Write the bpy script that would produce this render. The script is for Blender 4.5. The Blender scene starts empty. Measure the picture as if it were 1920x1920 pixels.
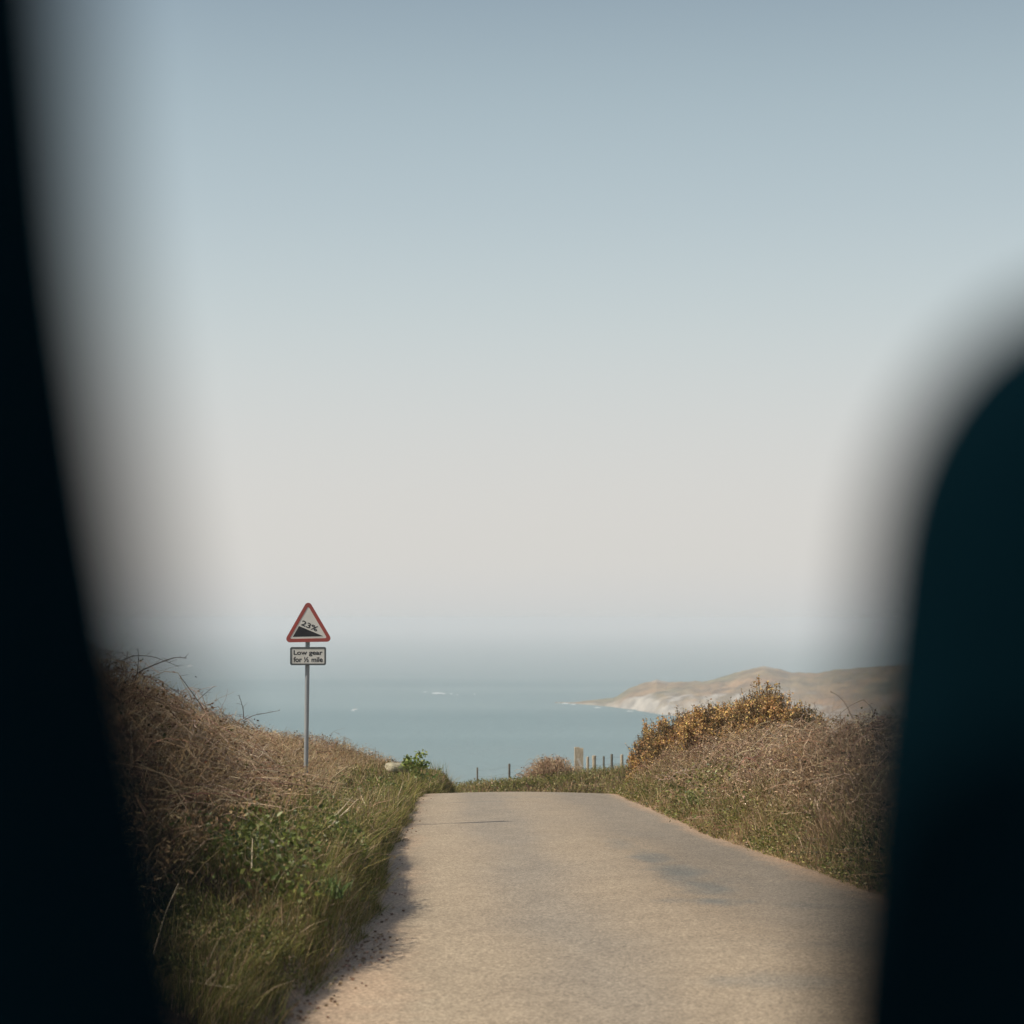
import bpy, math, random
import numpy as np
from mathutils import Vector

# ------------------------------------------------------------------ camera, sky, sun, exposure
S = bpy.context.scene
COL = S.collection
F = 3583.0                      # focal length in pixels of the 1920 px photograph
CAM_Z = 81.6                    # metres above the sea
PITCH = math.atan(200.0 / F)

cam_d = bpy.data.cameras.new("camera")
cam = bpy.data.objects.new("camera", cam_d)
COL.objects.link(cam)
cam.location = (0, 0, CAM_Z)
cam.rotation_euler = (math.radians(90) + PITCH, 0, 0)
cam_d.sensor_width = 36.0
cam_d.lens = 36.0 * F / 1920.0
cam_d.clip_start = 0.02
cam_d.clip_end = 90000
cam_d.dof.use_dof = True
cam_d.dof.focus_distance = 22.0
cam_d.dof.aperture_fstop = 3.45
S.camera = cam

SUN_EL, SUN_AZ = 46.0, -108.0    # elevation; azimuth measured from +Y (view direction), negative = left
EXPO = 0.12
w = bpy.data.worlds.new("World"); S.world = w
w.use_nodes = True
nt = w.node_tree; nt.nodes.clear()
def N(t, kind, **kw):
    n = t.nodes.new(kind)
    for k, v in kw.items(): setattr(n, k, v)
    return n
out = N(nt, "ShaderNodeOutputWorld"); bg = N(nt, "ShaderNodeBackground")
sky = N(nt, "ShaderNodeTexSky", sky_type='NISHITA')
sky.sun_disc = False
sky.sun_elevation = math.radians(SUN_EL); sky.sun_rotation = math.radians(SUN_AZ)
sky.altitude = 80; sky.air_density = 1.0; sky.dust_density = 3.0; sky.ozone_density = 1.0
bg.inputs[1].default_value = 0.1
tc = N(nt, "ShaderNodeTexCoord"); sp = N(nt, "ShaderNodeSeparateXYZ")
ramp = N(nt, "ShaderNodeValToRGB")
def lin(c):
    return [((x/255.)/12.92 if x/255. <= .04045 else ((x/255.+.055)/1.055)**2.4) for x in c]
cr = ramp.color_ramp
cr.interpolation = 'B_SPLINE'
stops = [(-.02, (200, 204, 204)), (.0, (203, 206, 205)), (.012, (209, 209, 207)), (.03, (214, 212, 207)), (.07, (214, 213, 209)), (.115, (208, 212, 211)),
         (.16, (197, 208, 210)), (.21, (182, 197, 204)), (.27, (166, 184, 193)), (.33, (142, 160, 174)), (.45, (118, 140, 162))]
m0, m1 = -.02, .45  # sine of the elevation
while len(cr.elements) < len(stops): cr.elements.new(.5)
for e, (p, c) in zip(cr.elements, stops):
    e.position = (p - m0) / (m1 - m0)
    l = lin(c); e.color = (l[0], l[1], l[2], 1)
mr = N(nt, "ShaderNodeMapRange"); mr.inputs[1].default_value = m0; mr.inputs[2].default_value = m1
mul = N(nt, "ShaderNodeVectorMath", operation='SCALE'); mul.inputs[3].default_value = 10.0 / (2 ** EXPO)
mr2 = N(nt, "ShaderNodeMapRange"); mr2.inputs[1].default_value = .34; mr2.inputs[2].default_value = .6
mix = N(nt, "ShaderNodeMix", data_type='RGBA')
L = nt.links.new
L(tc.outputs['Generated'], sp.inputs[0]); L(sp.outputs[2], mr.inputs[0]); L(mr.outputs[0], ramp.inputs[0])
L(ramp.outputs[0], mul.inputs[0]); L(sp.outputs[2], mr2.inputs[0])
L(mr2.outputs[0], mix.inputs[0]); L(mul.outputs[0], mix.inputs[6]); L(sky.outputs[0], mix.inputs[7])
L(mix.outputs[2], bg.inputs[0]); L(bg.outputs[0], out.inputs[0])

sd = bpy.data.lights.new("sun", 'SUN'); sd.energy = 3.7; sd.angle = math.radians(0.6); sd.color = (1.0, .90, .76)
sun = bpy.data.objects.new("sun", sd); COL.objects.link(sun)
a, e = math.radians(SUN_AZ), math.radians(SUN_EL)
to_sun = Vector((math.sin(a) * math.cos(e), math.cos(a) * math.cos(e), math.sin(e)))
sun.rotation_euler = to_sun.to_track_quat('Z', 'Y').to_euler()
sun.location = (0, 0, 150)

S.view_settings.view_transform = 'Standard'; S.view_settings.look = 'None'
S.view_settings.exposure = EXPO; S.view_settings.gamma = 1.0; S.view_settings.use_curve_mapping = False
S.render.engine = 'CYCLES'
S.cycles.max_bounces = 6; S.cycles.diffuse_bounces = 3; S.cycles.transmission_bounces = 4; S.cycles.volume_bounces = 1

# ------------------------------------------------------------------ helpers
rng = np.random.default_rng(7)
random.seed(5)
def R(n, a=0., b=1.): return rng.uniform(a, b, n)

def P(px, py, Y):
    """world point at distance Y seen at pixel px, py of the photograph"""
    c, s = math.cos(PITCH), math.sin(PITCH)
    u, v = (px - 960) / F, (960 - py) / F
    d = np.array([u, c - v * s, s + v * c])
    return np.array([0, 0, CAM_Z]) + d * (Y / d[1])

def tag(o, label=None, cat=None, group=None, kind=None):
    if label: o['label'] = label
    if cat: o['category'] = cat
    if group: o['group'] = group
    if kind: o['kind'] = kind
    return o

def empty(name, loc, label, cat, group=None):
    o = bpy.data.objects.new(name, None); COL.objects.link(o); o.location = loc
    o.empty_display_size = .2
    return tag(o, label, cat, group)

class MB:
    """collects quads/tris with a colour per vertex; builds ONE mesh object"""
    def __init__(s): s.v = []; s.f = []; s.c = []; s.n = 0
    def add(s, V, Fc, C=(1, 1, 1)):
        V = np.asarray(V, float).reshape(-1, 3); Fc = np.asarray(Fc, int)
        C = np.asarray(C, float)
        if C.ndim == 1: C = np.tile(C, (len(V), 1))
        s.v.append(V); s.f.append(Fc + s.n); s.c.append(C); s.n += len(V)
    def build(s, name, mat, parent=None, smooth=True, origin=None):
        V = np.concatenate(s.v); C = np.concatenate(s.c)
        if origin is not None: V = V - np.asarray(origin)
        me = bpy.data.meshes.new(name)
        me.vertices.add(len(V)); me.vertices.foreach_set("co", V.astype(np.float32).ravel())
        tot = sum(f.size for f in s.f); nf = sum(len(f) for f in s.f)
        me.loops.add(tot); me.loops.foreach_set("vertex_index", np.concatenate([f.ravel() for f in s.f]).astype(np.int32))
        ks = np.concatenate([np.full(len(f), f.shape[1]) for f in s.f])
        me.polygons.add(nf)
        me.polygons.foreach_set("loop_start", np.concatenate([[0], np.cumsum(ks)[:-1]]).astype(np.int32))
        me.polygons.foreach_set("loop_total", ks.astype(np.int32))
        at = me.color_attributes.new("Col", 'FLOAT_COLOR', 'POINT')
        at.data.foreach_set("color", np.concatenate([C, np.ones((len(C), 1))], 1).astype(np.float32).ravel())
        me.update(calc_edges=True)
        me.polygons.foreach_set("use_smooth", [smooth] * nf)
        me.validate()
        me.materials.append(mat)
        o = bpy.data.objects.new(name, me); COL.objects.link(o)
        if parent is not None: o.parent = parent
        return o

def box_vf(c, h, rot=None):
    v = np.array([[x, y, z] for x in (-1, 1) for y in (-1, 1) for z in (-1, 1)], float) * np.asarray(h)
    if rot is not None: v = v @ np.asarray(rot).T
    f = [(0, 1, 3, 2), (4, 6, 7, 5), (0, 4, 5, 1), (2, 3, 7, 6), (0, 2, 6, 4), (1, 5, 7, 3)]
    return v + np.asarray(c), f

def tubes(mb, pts, rad, col, sides=3):
    """pts (n,K,3), rad (n,K) or (n,), col (n,3)"""
    n, K, _ = pts.shape
    rad = np.asarray(rad)
    if rad.ndim == 1: rad = rad[:, None] * np.linspace(1, .45, K)[None]
    d = np.gradient(pts, axis=1); d /= np.linalg.norm(d, axis=2, keepdims=True) + 1e-9
    ref = np.where(np.abs(d[..., 2:3]) > .9, np.array([1., 0, 0]), np.array([0, 0, 1.]))
    s1 = np.cross(d, ref); s1 /= np.linalg.norm(s1, axis=2, keepdims=True) + 1e-9
    s2 = np.cross(d, s1)
    ang = np.arange(sides) * 2 * np.pi / sides
    V = pts[:, :, None, :] + rad[:, :, None, None] * (s1[:, :, None] * np.cos(ang)[None, None, :, None] + s2[:, :, None] * np.sin(ang)[None, None, :, None])
    idx = (np.arange(n)[:, None, None] * K + np.arange(K)[None, :, None]) * sides + np.arange(sides)[None, None]
    A = idx[:, :-1]; B = idx[:, 1:]
    Fc = np.stack([A, np.roll(A, -1, 2), np.roll(B, -1, 2), B], -1).reshape(-1, 4)
    C = np.repeat(np.asarray(col), K * sides, 0)
    mb.add(V.reshape(-1, 3), Fc, C)

def blades(mb, base, length, width, lean, col, bend=.6, tipcol=None):
    """curved tapering blades: base (n,3), lean (n,3) horizontal lean vector per unit length"""
    n = len(base); K = 4
    t = np.linspace(0, 1, K)
    up = np.array([0, 0, 1.])
    bend = np.broadcast_to(bend, (n,))
    pts = []
    for ti in t:
        off = lean * (ti * .35 + ti * ti * bend[:, None]) * length[:, None]
        z = length * (ti - .32 * bend * ti * ti * np.linalg.norm(lean, axis=1))
        pts.append(base + off + z[:, None] * up)
    pts = np.stack(pts, 1)
    ph = R(n, 0, 2 * np.pi)
    side = np.stack([np.cos(ph), np.sin(ph), np.zeros(n)], 1)
    wd = width[:, None] * np.array([.8, 1, .7, .12])[None] * .5
    V = np.stack([pts - side[:, None] * wd[..., None], pts + side[:, None] * wd[..., None]], 2)
    idx = (np.arange(n)[:, None] * K + np.arange(K)[None]) * 2
    A, B = idx[:, :-1], idx[:, 1:]
    Fc = np.stack([A, A + 1, B + 1, B], -1).reshape(-1, 4)
    C = np.repeat(col, K * 2, 0)
    if tipcol is not None:
        tt = np.tile(np.repeat(t, 2), n)[:, None] ** 2
        C = C * (1 - tt) + np.repeat(tipcol, K * 2, 0) * tt
    mb.add(V.reshape(-1, 3), Fc, C)

def leaves(mb, cen, size, col, asp=.55, up=0.):
    """folded diamond leaves with random orientation"""
    n = len(cen)
    d = rng.normal(size=(n, 3)); d[:, 2] = d[:, 2] * .6 + up
    d /= np.linalg.norm(d, axis=1, keepdims=True)
    q = rng.normal(size=(n, 3)); q[:, 2] *= .4
    s = np.cross(d, q); s /= np.linalg.norm(s, axis=1, keepdims=True)
    nn = np.cross(d, s)
    L_ = size[:, None]
    p0 = cen; p2 = cen + d * L_
    mid = cen + d * L_ * .45
    p1 = mid + s * L_ * asp * .5 + nn * L_ * .1; p3 = mid - s * L_ * asp * .5 + nn * L_ * .1
    V = np.stack([p0, p1, p2, p3], 1)
    i = np.arange(n)[:, None] * 4
    Fc = np.concatenate([i + np.array([[0, 1, 2]]), i + np.array([[0, 2, 3]])], 0)
    mb.add(V.reshape(-1, 3), Fc, np.repeat(col, 4, 0))

def hsh(ix, iy, seed):
    h = (ix.astype(np.int64) * 374761393 + iy.astype(np.int64) * 668265263 + seed * 1442695041) & 0xffffffff
    h = ((h ^ (h >> 13)) * 1274126177) & 0xffffffff
    return ((h ^ (h >> 16)) & 0xffff) / 65535.
def vnoise(x, y, seed=0):
    x = np.asarray(x, float); y = np.asarray(y, float)
    ix, iy = np.floor(x), np.floor(y); fx, fy = x - ix, y - iy
    fx = fx * fx * (3 - 2 * fx); fy = fy * fy * (3 - 2 * fy)
    ix = ix.astype(np.int64); iy = iy.astype(np.int64)
    a = hsh(ix, iy, seed); b = hsh(ix + 1, iy, seed); c = hsh(ix, iy + 1, seed); d = hsh(ix + 1, iy + 1, seed)
    return (a * (1 - fx) + b * fx) * (1 - fy) + (c * (1 - fx) + d * fx) * fy
def fbm(x, y, seed=0, oct=4):
    s = 0; amp = .5; tot = 0
    for i in range(oct):
        s = s + amp * vnoise(x * 2 ** i, y * 2 ** i, seed + i * 17); tot += amp; amp *= .5
    return s / tot
def sstep(a, b, x):
    t = np.clip((x - a) / (b - a), 0, 1); return t * t * (3 - 2 * t)

def mat_base(name):
    m = bpy.data.materials.new(name); m.use_nodes = True
    t = m.node_tree; b = t.nodes["Principled BSDF"]
    return m, t, b
def veg_mat(name, rough=.75, transl=.25, spec=.25):
    m, t, b = mat_base(name)
    at = N(t, "ShaderNodeAttribute", attribute_name="Col")
    b.inputs['Roughness'].default_value = rough
    b.inputs['Specular IOR Level'].default_value = spec
    t.links.new(at.outputs[0], b.inputs['Base Color'])
    if transl:
        tr = N(t, "ShaderNodeBsdfTranslucent"); mx = N(t, "ShaderNodeMixShader"); mx.inputs[0].default_value = transl
        t.links.new(at.outputs[0], tr.inputs[0])
        t.links.new(b.outputs[0], mx.inputs[1]); t.links.new(tr.outputs[0], mx.inputs[2])
        t.links.new(mx.outputs[0], t.nodes["Material Output"].inputs[0])
    return m
def noisy_mat(name, c1, c2, scale, rough=.8, spec=.3, metal=0., bump=.2, bscale=None, stretch=(1, 1, 1)):
    m, t, b = mat_base(name)
    co = N(t, "ShaderNodeTexCoord"); mp = N(t, "ShaderNodeMapping"); mp.inputs['Scale'].default_value = stretch
    nz = N(t, "ShaderNodeTexNoise"); nz.inputs['Scale'].default_value = scale; nz.inputs['Detail'].default_value = 6
    mx = N(t, "ShaderNodeMix", data_type='RGBA'); mx.inputs[6].default_value = (*c1, 1); mx.inputs[7].default_value = (*c2, 1)
    rg = N(t, "ShaderNodeMapRange"); rg.inputs[1].default_value = .35; rg.inputs[2].default_value = .65
    t.links.new(co.outputs['Object'], mp.inputs[0]); t.links.new(mp.outputs[0], nz.inputs['Vector'])
    t.links.new(nz.outputs[0], rg.inputs[0]); t.links.new(rg.outputs[0], mx.inputs[0]); t.links.new(mx.outputs[2], b.inputs['Base Color'])
    b.inputs['Roughness'].default_value = rough; b.inputs['Specular IOR Level'].default_value = spec; b.inputs['Metallic'].default_value = metal
    if bump:
        n2 = N(t, "ShaderNodeTexNoise"); n2.inputs['Scale'].default_value = bscale or scale * 4; n2.inputs['Detail'].default_value = 4
        t.links.new(mp.outputs[0], n2.inputs['Vector'])
        bp = N(t, "ShaderNodeBump"); bp.inputs['Strength'].default_value = bump; bp.inputs['Distance'].default_value = .01
        t.links.new(n2.outputs[0], bp.inputs['Height']); t.links.new(bp.outputs[0], b.inputs['Normal'])
    return m

# ------------------------------------------------------------------ land form
def zr(Y):
    Y = np.asarray(Y, float)
    k = .02
    q = np.clip(Y - 30, 0, 8)
    z = 80 - .04 * np.minimum(Y, 38) - .5 * k * q * q - .2 * np.maximum(Y - 38, 0)
    return z
EY = [-20, 0, 9.3, 11.5, 14.4, 18.1, 22.3, 26.5, 29.1, 31.2, 34, 38, 44]
EL = [-.7, -1.0, -1.12, -.99, -.97, -1.16, -1.30, -1.36, -1.47, -1.50, -1.32, -.98, -1.0]
ER = [5.2, 4.3, 3.52, 3.30, 3.00, 2.66, 2.20, 1.96, 1.80, 1.68, 1.66, 1.9, 2.2]
def xl(Y): return np.interp(Y, EY, EL) + (fbm(np.asarray(Y) * .9, 3.3, 5) - .5) * .22
def xr(Y): return np.interp(Y, EY, ER) + (fbm(np.asarray(Y) * .8, 8.3, 9) - .5) * .14
def HL(Y): return np.interp(Y, [-20, 9, 15, 20, 24, 28, 34, 36, 38, 40.5, 42.5], [2.0, 2.1, 2.08, 1.70, 1.43, 1.19, 1.0, .95, .85, .7, 0])
def HR(Y): return np.interp(Y, [-20, 9, 16, 19, 22, 25, 28, 31, 33.5, 35, 36], [1.5, 1.5, 1.45, 1.44, 1.36, 1.25, 1.2, 1.15, 1.0, .6, 0])
def topL(d, Y): return HL(Y) * np.interp(d, [0, .12, .35, .6, 1, 1.5, 2.2, 3.2, 5], [.08, .23, .31, .36, .44, .66, .96, 1.0, .75]) + .46 * np.exp(-((Y - 37.5) / 2.6) ** 2) * sstep(0, .35, d) + .13 * sstep(10.5, 12.5, Y) * (1 - sstep(17, 22, Y)) * sstep(0, .22, d) * (1 - sstep(.55, 1.5, d)) * (.35 + 1.2 * fbm(d * 1.2, Y * 1.1, 141, 2))
def topR(d, Y): return HR(Y) * np.interp(d, [0, .15, .5, 1, 1.4, 3, 5], [.05, .14, .5, .86, 1.0, 1.0, .7])
def vegL(d, Y):  # height of what grows on the left bank
    return np.interp(d, [0, .2, 1.0, 1.6, 2.4, 5], [.10, .26, .34, .62, .85, .85]) * np.clip(HL(Y) / 1.5, .55, 1.15)
def vegR(d, Y):
    return np.interp(d, [0, .3, .8, 1.3, 5], [.06, .24, .5, .75, .85]) * np.clip(HR(Y) / 1.4, .3, 1.1)
def G(x, Y):
    x = np.asarray(x, float); Y = np.asarray(Y, float)
    z = zr(Y)
    dl = xl(Y) - x; dr = x - xr(Y)
    gl = np.maximum(topL(dl, Y) - vegL(dl, Y), 0) * sstep(0, .2, dl)
    gr = np.maximum(topR(dr, Y) - vegR(dr, Y), 0) * sstep(0, .2, dr)
    gl = gl * (1 - sstep(6, 14, dl)); gr = gr * (1 - sstep(6, 14, dr))
    lump = ((fbm(x * 1.6, Y * 1.6, 21) - .5) * .30 + (fbm(x * 4.2, Y * 3.4, 23, 2) - .5) * .30) * (sstep(.1, .9, dl) + sstep(.1, .9, dr))
    fm = 1.44 + .10 * np.clip(x, -6, 5)
    far = fm * sstep(43.2, 46.6, Y) * (1 - sstep(49, 70, Y)) * sstep(-14, -6, x) + (fbm(x * 1.2, Y * 1.2, 31) - .5) * .25 * sstep(43, 46, Y)
    return z + gl + gr + lump + far

gx = np.unique(np.concatenate([np.linspace(-420, -60, 13), np.linspace(-60, -7, 20), np.arange(-7, 9, .1), np.linspace(9, 60, 20), np.linspace(60, 700, 17)]))
gy = np.unique(np.concatenate([np.linspace(-60, 4, 24), np.arange(4, 50, .125), np.linspace(50, 90, 24), np.linspace(90, 460, 30)]))
X, Y_ = np.meshgrid(gx, gy)
Z = G(X, Y_)
wide = np.clip((np.abs(X) - 10) / 60, 0, 1)
Z = Z + wide * (fbm(X * .02, Y_ * .02, 77) - .5) * 9
Z = Z - np.clip(-X - 10, 0, 400) * .06
inroad = (X > xl(Y_) + .02) & (X < xr(Y_) - .02)
Z = np.where(inroad & (Y_ < 40), Z - .03, Z)
Z = np.maximum(Z, -3)
dl, dr = xl(Y_) - X, X - xr(Y_)
n1 = fbm(X * 3, Y_ * 3, 3)[..., None]; n2 = fbm(X * 11, Y_ * 11, 4)[..., None]
sand = np.array([.42, .30, .20]); soil = np.array([.13, .085, .055]); turf = np.array([.10, .11, .045]); rocky = np.array([.3, .28, .25])
edge = np.clip(1 - np.minimum(np.where(dl > 0, dl * 2.4, np.abs(dl)), np.where(dr > 0, dr * 1.6, np.abs(dr))) / .40 + (n1[..., 0] - .5) * .9, 0, 1)[..., None]
Cg = soil * (1 - edge) + sand * edge
Cg = Cg * (.75 + .5 * n2)
tf = sstep(5, 12, np.maximum(dl, dr))[..., None]; tf = np.maximum(tf, sstep(50, 60, Y_)[..., None])
Cg = Cg * (1 - tf) + turf * (.7 + .6 * n1) * tf
rk = (1 - sstep(4, 14, Z + n1[..., 0] * 10))[..., None]
Cg = Cg * (1 - rk) + rocky * rk
ny, nx = X.shape
ii = np.arange(ny * nx).reshape(ny, nx)
quads = np.stack([ii[:-1, :-1], ii[:-1, 1:], ii[1:, 1:], ii[1:, :-1]], -1).reshape(-1, 4)
m_ground, t, b = mat_base("soil")
at = N(t, "ShaderNodeAttribute", attribute_name="Col"); co = N(t, "ShaderNodeTexCoord")
nz = N(t, "ShaderNodeTexNoise"); nz.inputs['Scale'].default_value = 28; nz.inputs['Detail'].default_value = 8
mx = N(t, "ShaderNodeMix", data_type='RGBA', blend_type='MULTIPLY'); mx.inputs[0].default_value = .8
rg = N(t, "ShaderNodeMapRange"); rg.inputs[1].default_value = .3; rg.inputs[2].default_value = .7; rg.inputs[3].default_value = .5; rg.inputs[4].default_value = 1.3
t.links.new(co.outputs['Object'], nz.inputs['Vector']); t.links.new(nz.outputs[0], rg.inputs[0])
t.links.new(at.outputs[0], mx.inputs[6]); t.links.new(rg.outputs[0], mx.inputs[7]); t.links.new(mx.outputs[2], b.inputs['Base Color'])
bp = N(t, "ShaderNodeBump"); bp.inputs['Strength'].default_value = .7; bp.inputs['Distance'].default_value = .03
t.links.new(nz.outputs[0], bp.inputs['Height']); t.links.new(bp.outputs[0], b.inputs['Normal'])
b.inputs['Roughness'].default_value = .95; b.inputs['Specular IOR Level'].default_value = .15
g = MB(); g.add(np.stack([X, Y_, Z], -1), quads, Cg.reshape(-1, 3))
tag(g.build("ground", m_ground), "hillside of banks either side of the lane, dropping to the sea", "ground", kind='structure')

# ------------------------------------------------------------------ road
rows = []
ys = np.concatenate([np.arange(-8, 4, .5), np.arange(4, 36.01, .1)])
nu = 90
us = np.linspace(0, 1, nu + 1)
for y in ys:
    a0, b0 = float(xl(y)) - .03, float(xr(y)) + .03
    x = a0 + (b0 - a0) * us
    z = zr(y) + .012 + .035 * np.sin(us * np.pi) - .004
    rows.append(np.stack([x, np.full_like(x, y), z], 1))
a0, b0 = float(xl(36.)) - .03, float(xr(36.)) + .03
cxr = b0 + 4.2
for an in np.linspace(0, math.pi / 2, 24)[1:]:           # beyond the brow the lane swings right
    rr = cxr - (a0 + (b0 - a0) * us)
    x = cxr - rr * math.cos(an); y = 36 + rr * math.sin(an)
    rows.append(np.stack([x, y, zr(y) + .03 * np.sin(us * np.pi) + .02], 1))
RV = np.stack(rows)
nr = len(RV)
XX, YY = RV[..., 0], RV[..., 1]
U = np.tile(us, (nr, 1))
tan = np.array([.415, .335, .24]); gry = np.array([.325, .285, .230]); lgt = np.array([.45, .375, .275]); blu = np.array([.20, .215, .205]); snd = np.array([.52, .38, .265])
Ud = U + (fbm(XX * .8, YY * .25, 41) - .5) * .16
fade = np.interp(YY, [9, 14, 22, 30], [.0, .25, .75, 1])       # the far end is greyer all over
def bump1(u, c, w_): return np.exp(-((u - c) / w_) ** 2)
gm = np.clip(.75 * bump1(Ud, .33, .10) + .85 * sstep(.58, .86, Ud) + .5 * fade + (fbm(XX * .5, YY * .35, 43) - .5) * .9, 0, 1)[..., None]
CR = tan * (1 - gm) + gry * gm
lm = np.clip(bump1(Ud, .12, .10) * .7 + bump1(Ud, .55, .10) * .35 + (fbm(XX * 2, YY * 1., 45) - .55) * .9, 0, 1)[..., None] * (1 - .5 * fade[..., None])
CR = CR * (1 - lm) + lgt * lm
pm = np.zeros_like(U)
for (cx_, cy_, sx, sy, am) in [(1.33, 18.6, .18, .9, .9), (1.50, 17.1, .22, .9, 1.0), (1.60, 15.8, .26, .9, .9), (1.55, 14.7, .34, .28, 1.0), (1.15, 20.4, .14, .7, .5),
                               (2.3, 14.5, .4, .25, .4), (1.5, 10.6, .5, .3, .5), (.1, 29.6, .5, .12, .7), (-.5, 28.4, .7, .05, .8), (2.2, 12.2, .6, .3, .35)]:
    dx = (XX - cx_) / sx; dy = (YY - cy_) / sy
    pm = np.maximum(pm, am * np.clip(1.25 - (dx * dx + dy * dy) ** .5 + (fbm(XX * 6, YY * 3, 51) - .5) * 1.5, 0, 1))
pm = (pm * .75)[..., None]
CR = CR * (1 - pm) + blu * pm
em = np.clip(1 - np.minimum((U * (np.interp(YY, EY, ER) - np.interp(YY, EY, EL))), (1 - U) * 3.8) / (.10 + .38 * fbm(YY * .7, XX * .3, 61) + .35 * (1 - sstep(10, 14, YY)) * (U < .5)) + (fbm(XX * 7, YY * 5, 62) - .5) * .8, 0, 1)[..., None]
CR = CR * (1 - em) + snd * em
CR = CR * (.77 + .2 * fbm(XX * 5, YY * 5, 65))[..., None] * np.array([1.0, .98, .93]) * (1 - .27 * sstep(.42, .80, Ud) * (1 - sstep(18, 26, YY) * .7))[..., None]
ii = np.arange(nr * (nu + 1)).reshape(nr, nu + 1)
quads = np.stack([ii[:-1, :-1], ii[:-1, 1:], ii[1:, 1:], ii[1:, :-1]], -1).reshape(-1, 4)
m_road, t, b = mat_base("worn_asphalt")
at = N(t, "ShaderNodeAttribute", attribute_name="Col"); co = N(t, "ShaderNodeTexCoord")
vo = N(t, "ShaderNodeTexVoronoi"); vo.inputs['Scale'].default_value = 85
n3 = N(t, "ShaderNodeTexNoise"); n3.inputs['Scale'].default_value = 30; n3.inputs['Detail'].default_value = 8; n3.inputs['Roughness'].default_value = .75
t.links.new(co.outputs['Object'], vo.inputs['Vector']); t.links.new(co.outputs['Object'], n3.inputs['Vector'])
sv = N(t, "ShaderNodeSeparateColor"); t.links.new(vo.outputs['Color'], sv.inputs[0])
r1 = N(t, "ShaderNodeMapRange"); r1.inputs[3].default_value = .60; r1.inputs[4].default_value = 1.40
t.links.new(sv.outputs[0], r1.inputs[0])
r2 = N(t, "ShaderNodeMapRange"); r2.inputs[1].default_value = .3; r2.inputs[2].default_value = .7; r2.inputs[3].default_value = .74; r2.inputs[4].default_value = 1.26
t.links.new(n3.outputs[0], r2.inputs[0])
mm = N(t, "ShaderNodeMath", operation='MULTIPLY'); t.links.new(r1.outputs[0], mm.inputs[0]); t.links.new(r2.outputs[0], mm.inputs[1])
mx = N(t, "ShaderNodeVectorMath", operation='SCALE'); t.links.new(at.outputs[0], mx.inputs[0]); t.links.new(mm.outputs[0], mx.inputs[3])
t.links.new(mx.outputs[0], b.inputs['Base Color'])
bp = N(t, "ShaderNodeBump"); bp.inputs['Strength'].default_value = .5; bp.inputs['Distance'].default_value = .006
t.links.new(mm.outputs[0], bp.inputs['Height']); t.links.new(bp.outputs[0], b.inputs['Normal'])
b.inputs['Roughness'].default_value = .85; b.inputs['Specular IOR Level'].default_value = .25
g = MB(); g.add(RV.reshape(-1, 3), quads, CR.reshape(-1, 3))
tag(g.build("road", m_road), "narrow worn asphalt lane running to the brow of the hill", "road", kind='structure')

# ------------------------------------------------------------------ sea
m_sea, t, b = mat_base("sea_water")
co = N(t, "ShaderNodeTexCoord")
mp = N(t, "ShaderNodeMapping"); mp.inputs['Scale'].default_value = (.0012, .0035, 1)
nz = N(t, "ShaderNodeTexNoise"); nz.inputs['Scale'].default_value = 1; nz.inputs['Detail'].default_value = 5
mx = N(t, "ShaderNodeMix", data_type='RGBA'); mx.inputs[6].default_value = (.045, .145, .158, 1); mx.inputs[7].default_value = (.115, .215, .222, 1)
rg = N(t, "ShaderNodeMapRange"); rg.inputs[1].default_value = .35; rg.inputs[2].default_value = .65
t.links.new(co.outputs['Object'], mp.inputs[0]); t.links.new(mp.outputs[0], nz.inputs['Vector']); t.links.new(nz.outputs[0], rg.inputs[0])
t.links.new(rg.outputs[0], mx.inputs[0])
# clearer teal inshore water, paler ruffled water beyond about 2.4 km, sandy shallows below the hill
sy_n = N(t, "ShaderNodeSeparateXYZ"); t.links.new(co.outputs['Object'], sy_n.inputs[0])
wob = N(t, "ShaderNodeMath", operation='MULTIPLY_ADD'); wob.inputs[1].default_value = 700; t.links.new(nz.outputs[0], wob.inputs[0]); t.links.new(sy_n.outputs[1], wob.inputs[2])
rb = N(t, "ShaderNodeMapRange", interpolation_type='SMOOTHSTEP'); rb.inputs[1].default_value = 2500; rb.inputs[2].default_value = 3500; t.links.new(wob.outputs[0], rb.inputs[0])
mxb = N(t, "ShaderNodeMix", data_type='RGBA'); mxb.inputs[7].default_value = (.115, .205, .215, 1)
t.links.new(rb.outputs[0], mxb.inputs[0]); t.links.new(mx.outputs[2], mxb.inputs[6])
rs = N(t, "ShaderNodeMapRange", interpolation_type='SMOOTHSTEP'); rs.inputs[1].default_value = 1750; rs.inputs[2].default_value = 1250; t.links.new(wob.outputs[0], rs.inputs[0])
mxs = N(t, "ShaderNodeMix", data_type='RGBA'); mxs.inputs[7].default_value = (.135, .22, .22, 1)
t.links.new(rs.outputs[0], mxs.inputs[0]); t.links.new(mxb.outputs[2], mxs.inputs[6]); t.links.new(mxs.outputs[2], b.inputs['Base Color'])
b.inputs['Roughness'].default_value = .38; b.inputs['IOR'].default_value = 1.33
n2 = N(t, "ShaderNodeTexNoise"); n2.inputs['Scale'].default_value = .09; n2.inputs['Detail'].default_value = 7; n2.inputs['Roughness'].default_value = .65
t.links.new(co.outputs['Object'], n2.inputs['Vector'])
bp = N(t, "ShaderNodeBump"); bp.inputs['Strength'].default_value = 1.0; bp.inputs['Distance'].default_value = 2.2
t.links.new(n2.outputs[0], bp.inputs['Height']); t.links.new(bp.outputs[0], b.inputs['Normal'])
g = MB()
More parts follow.
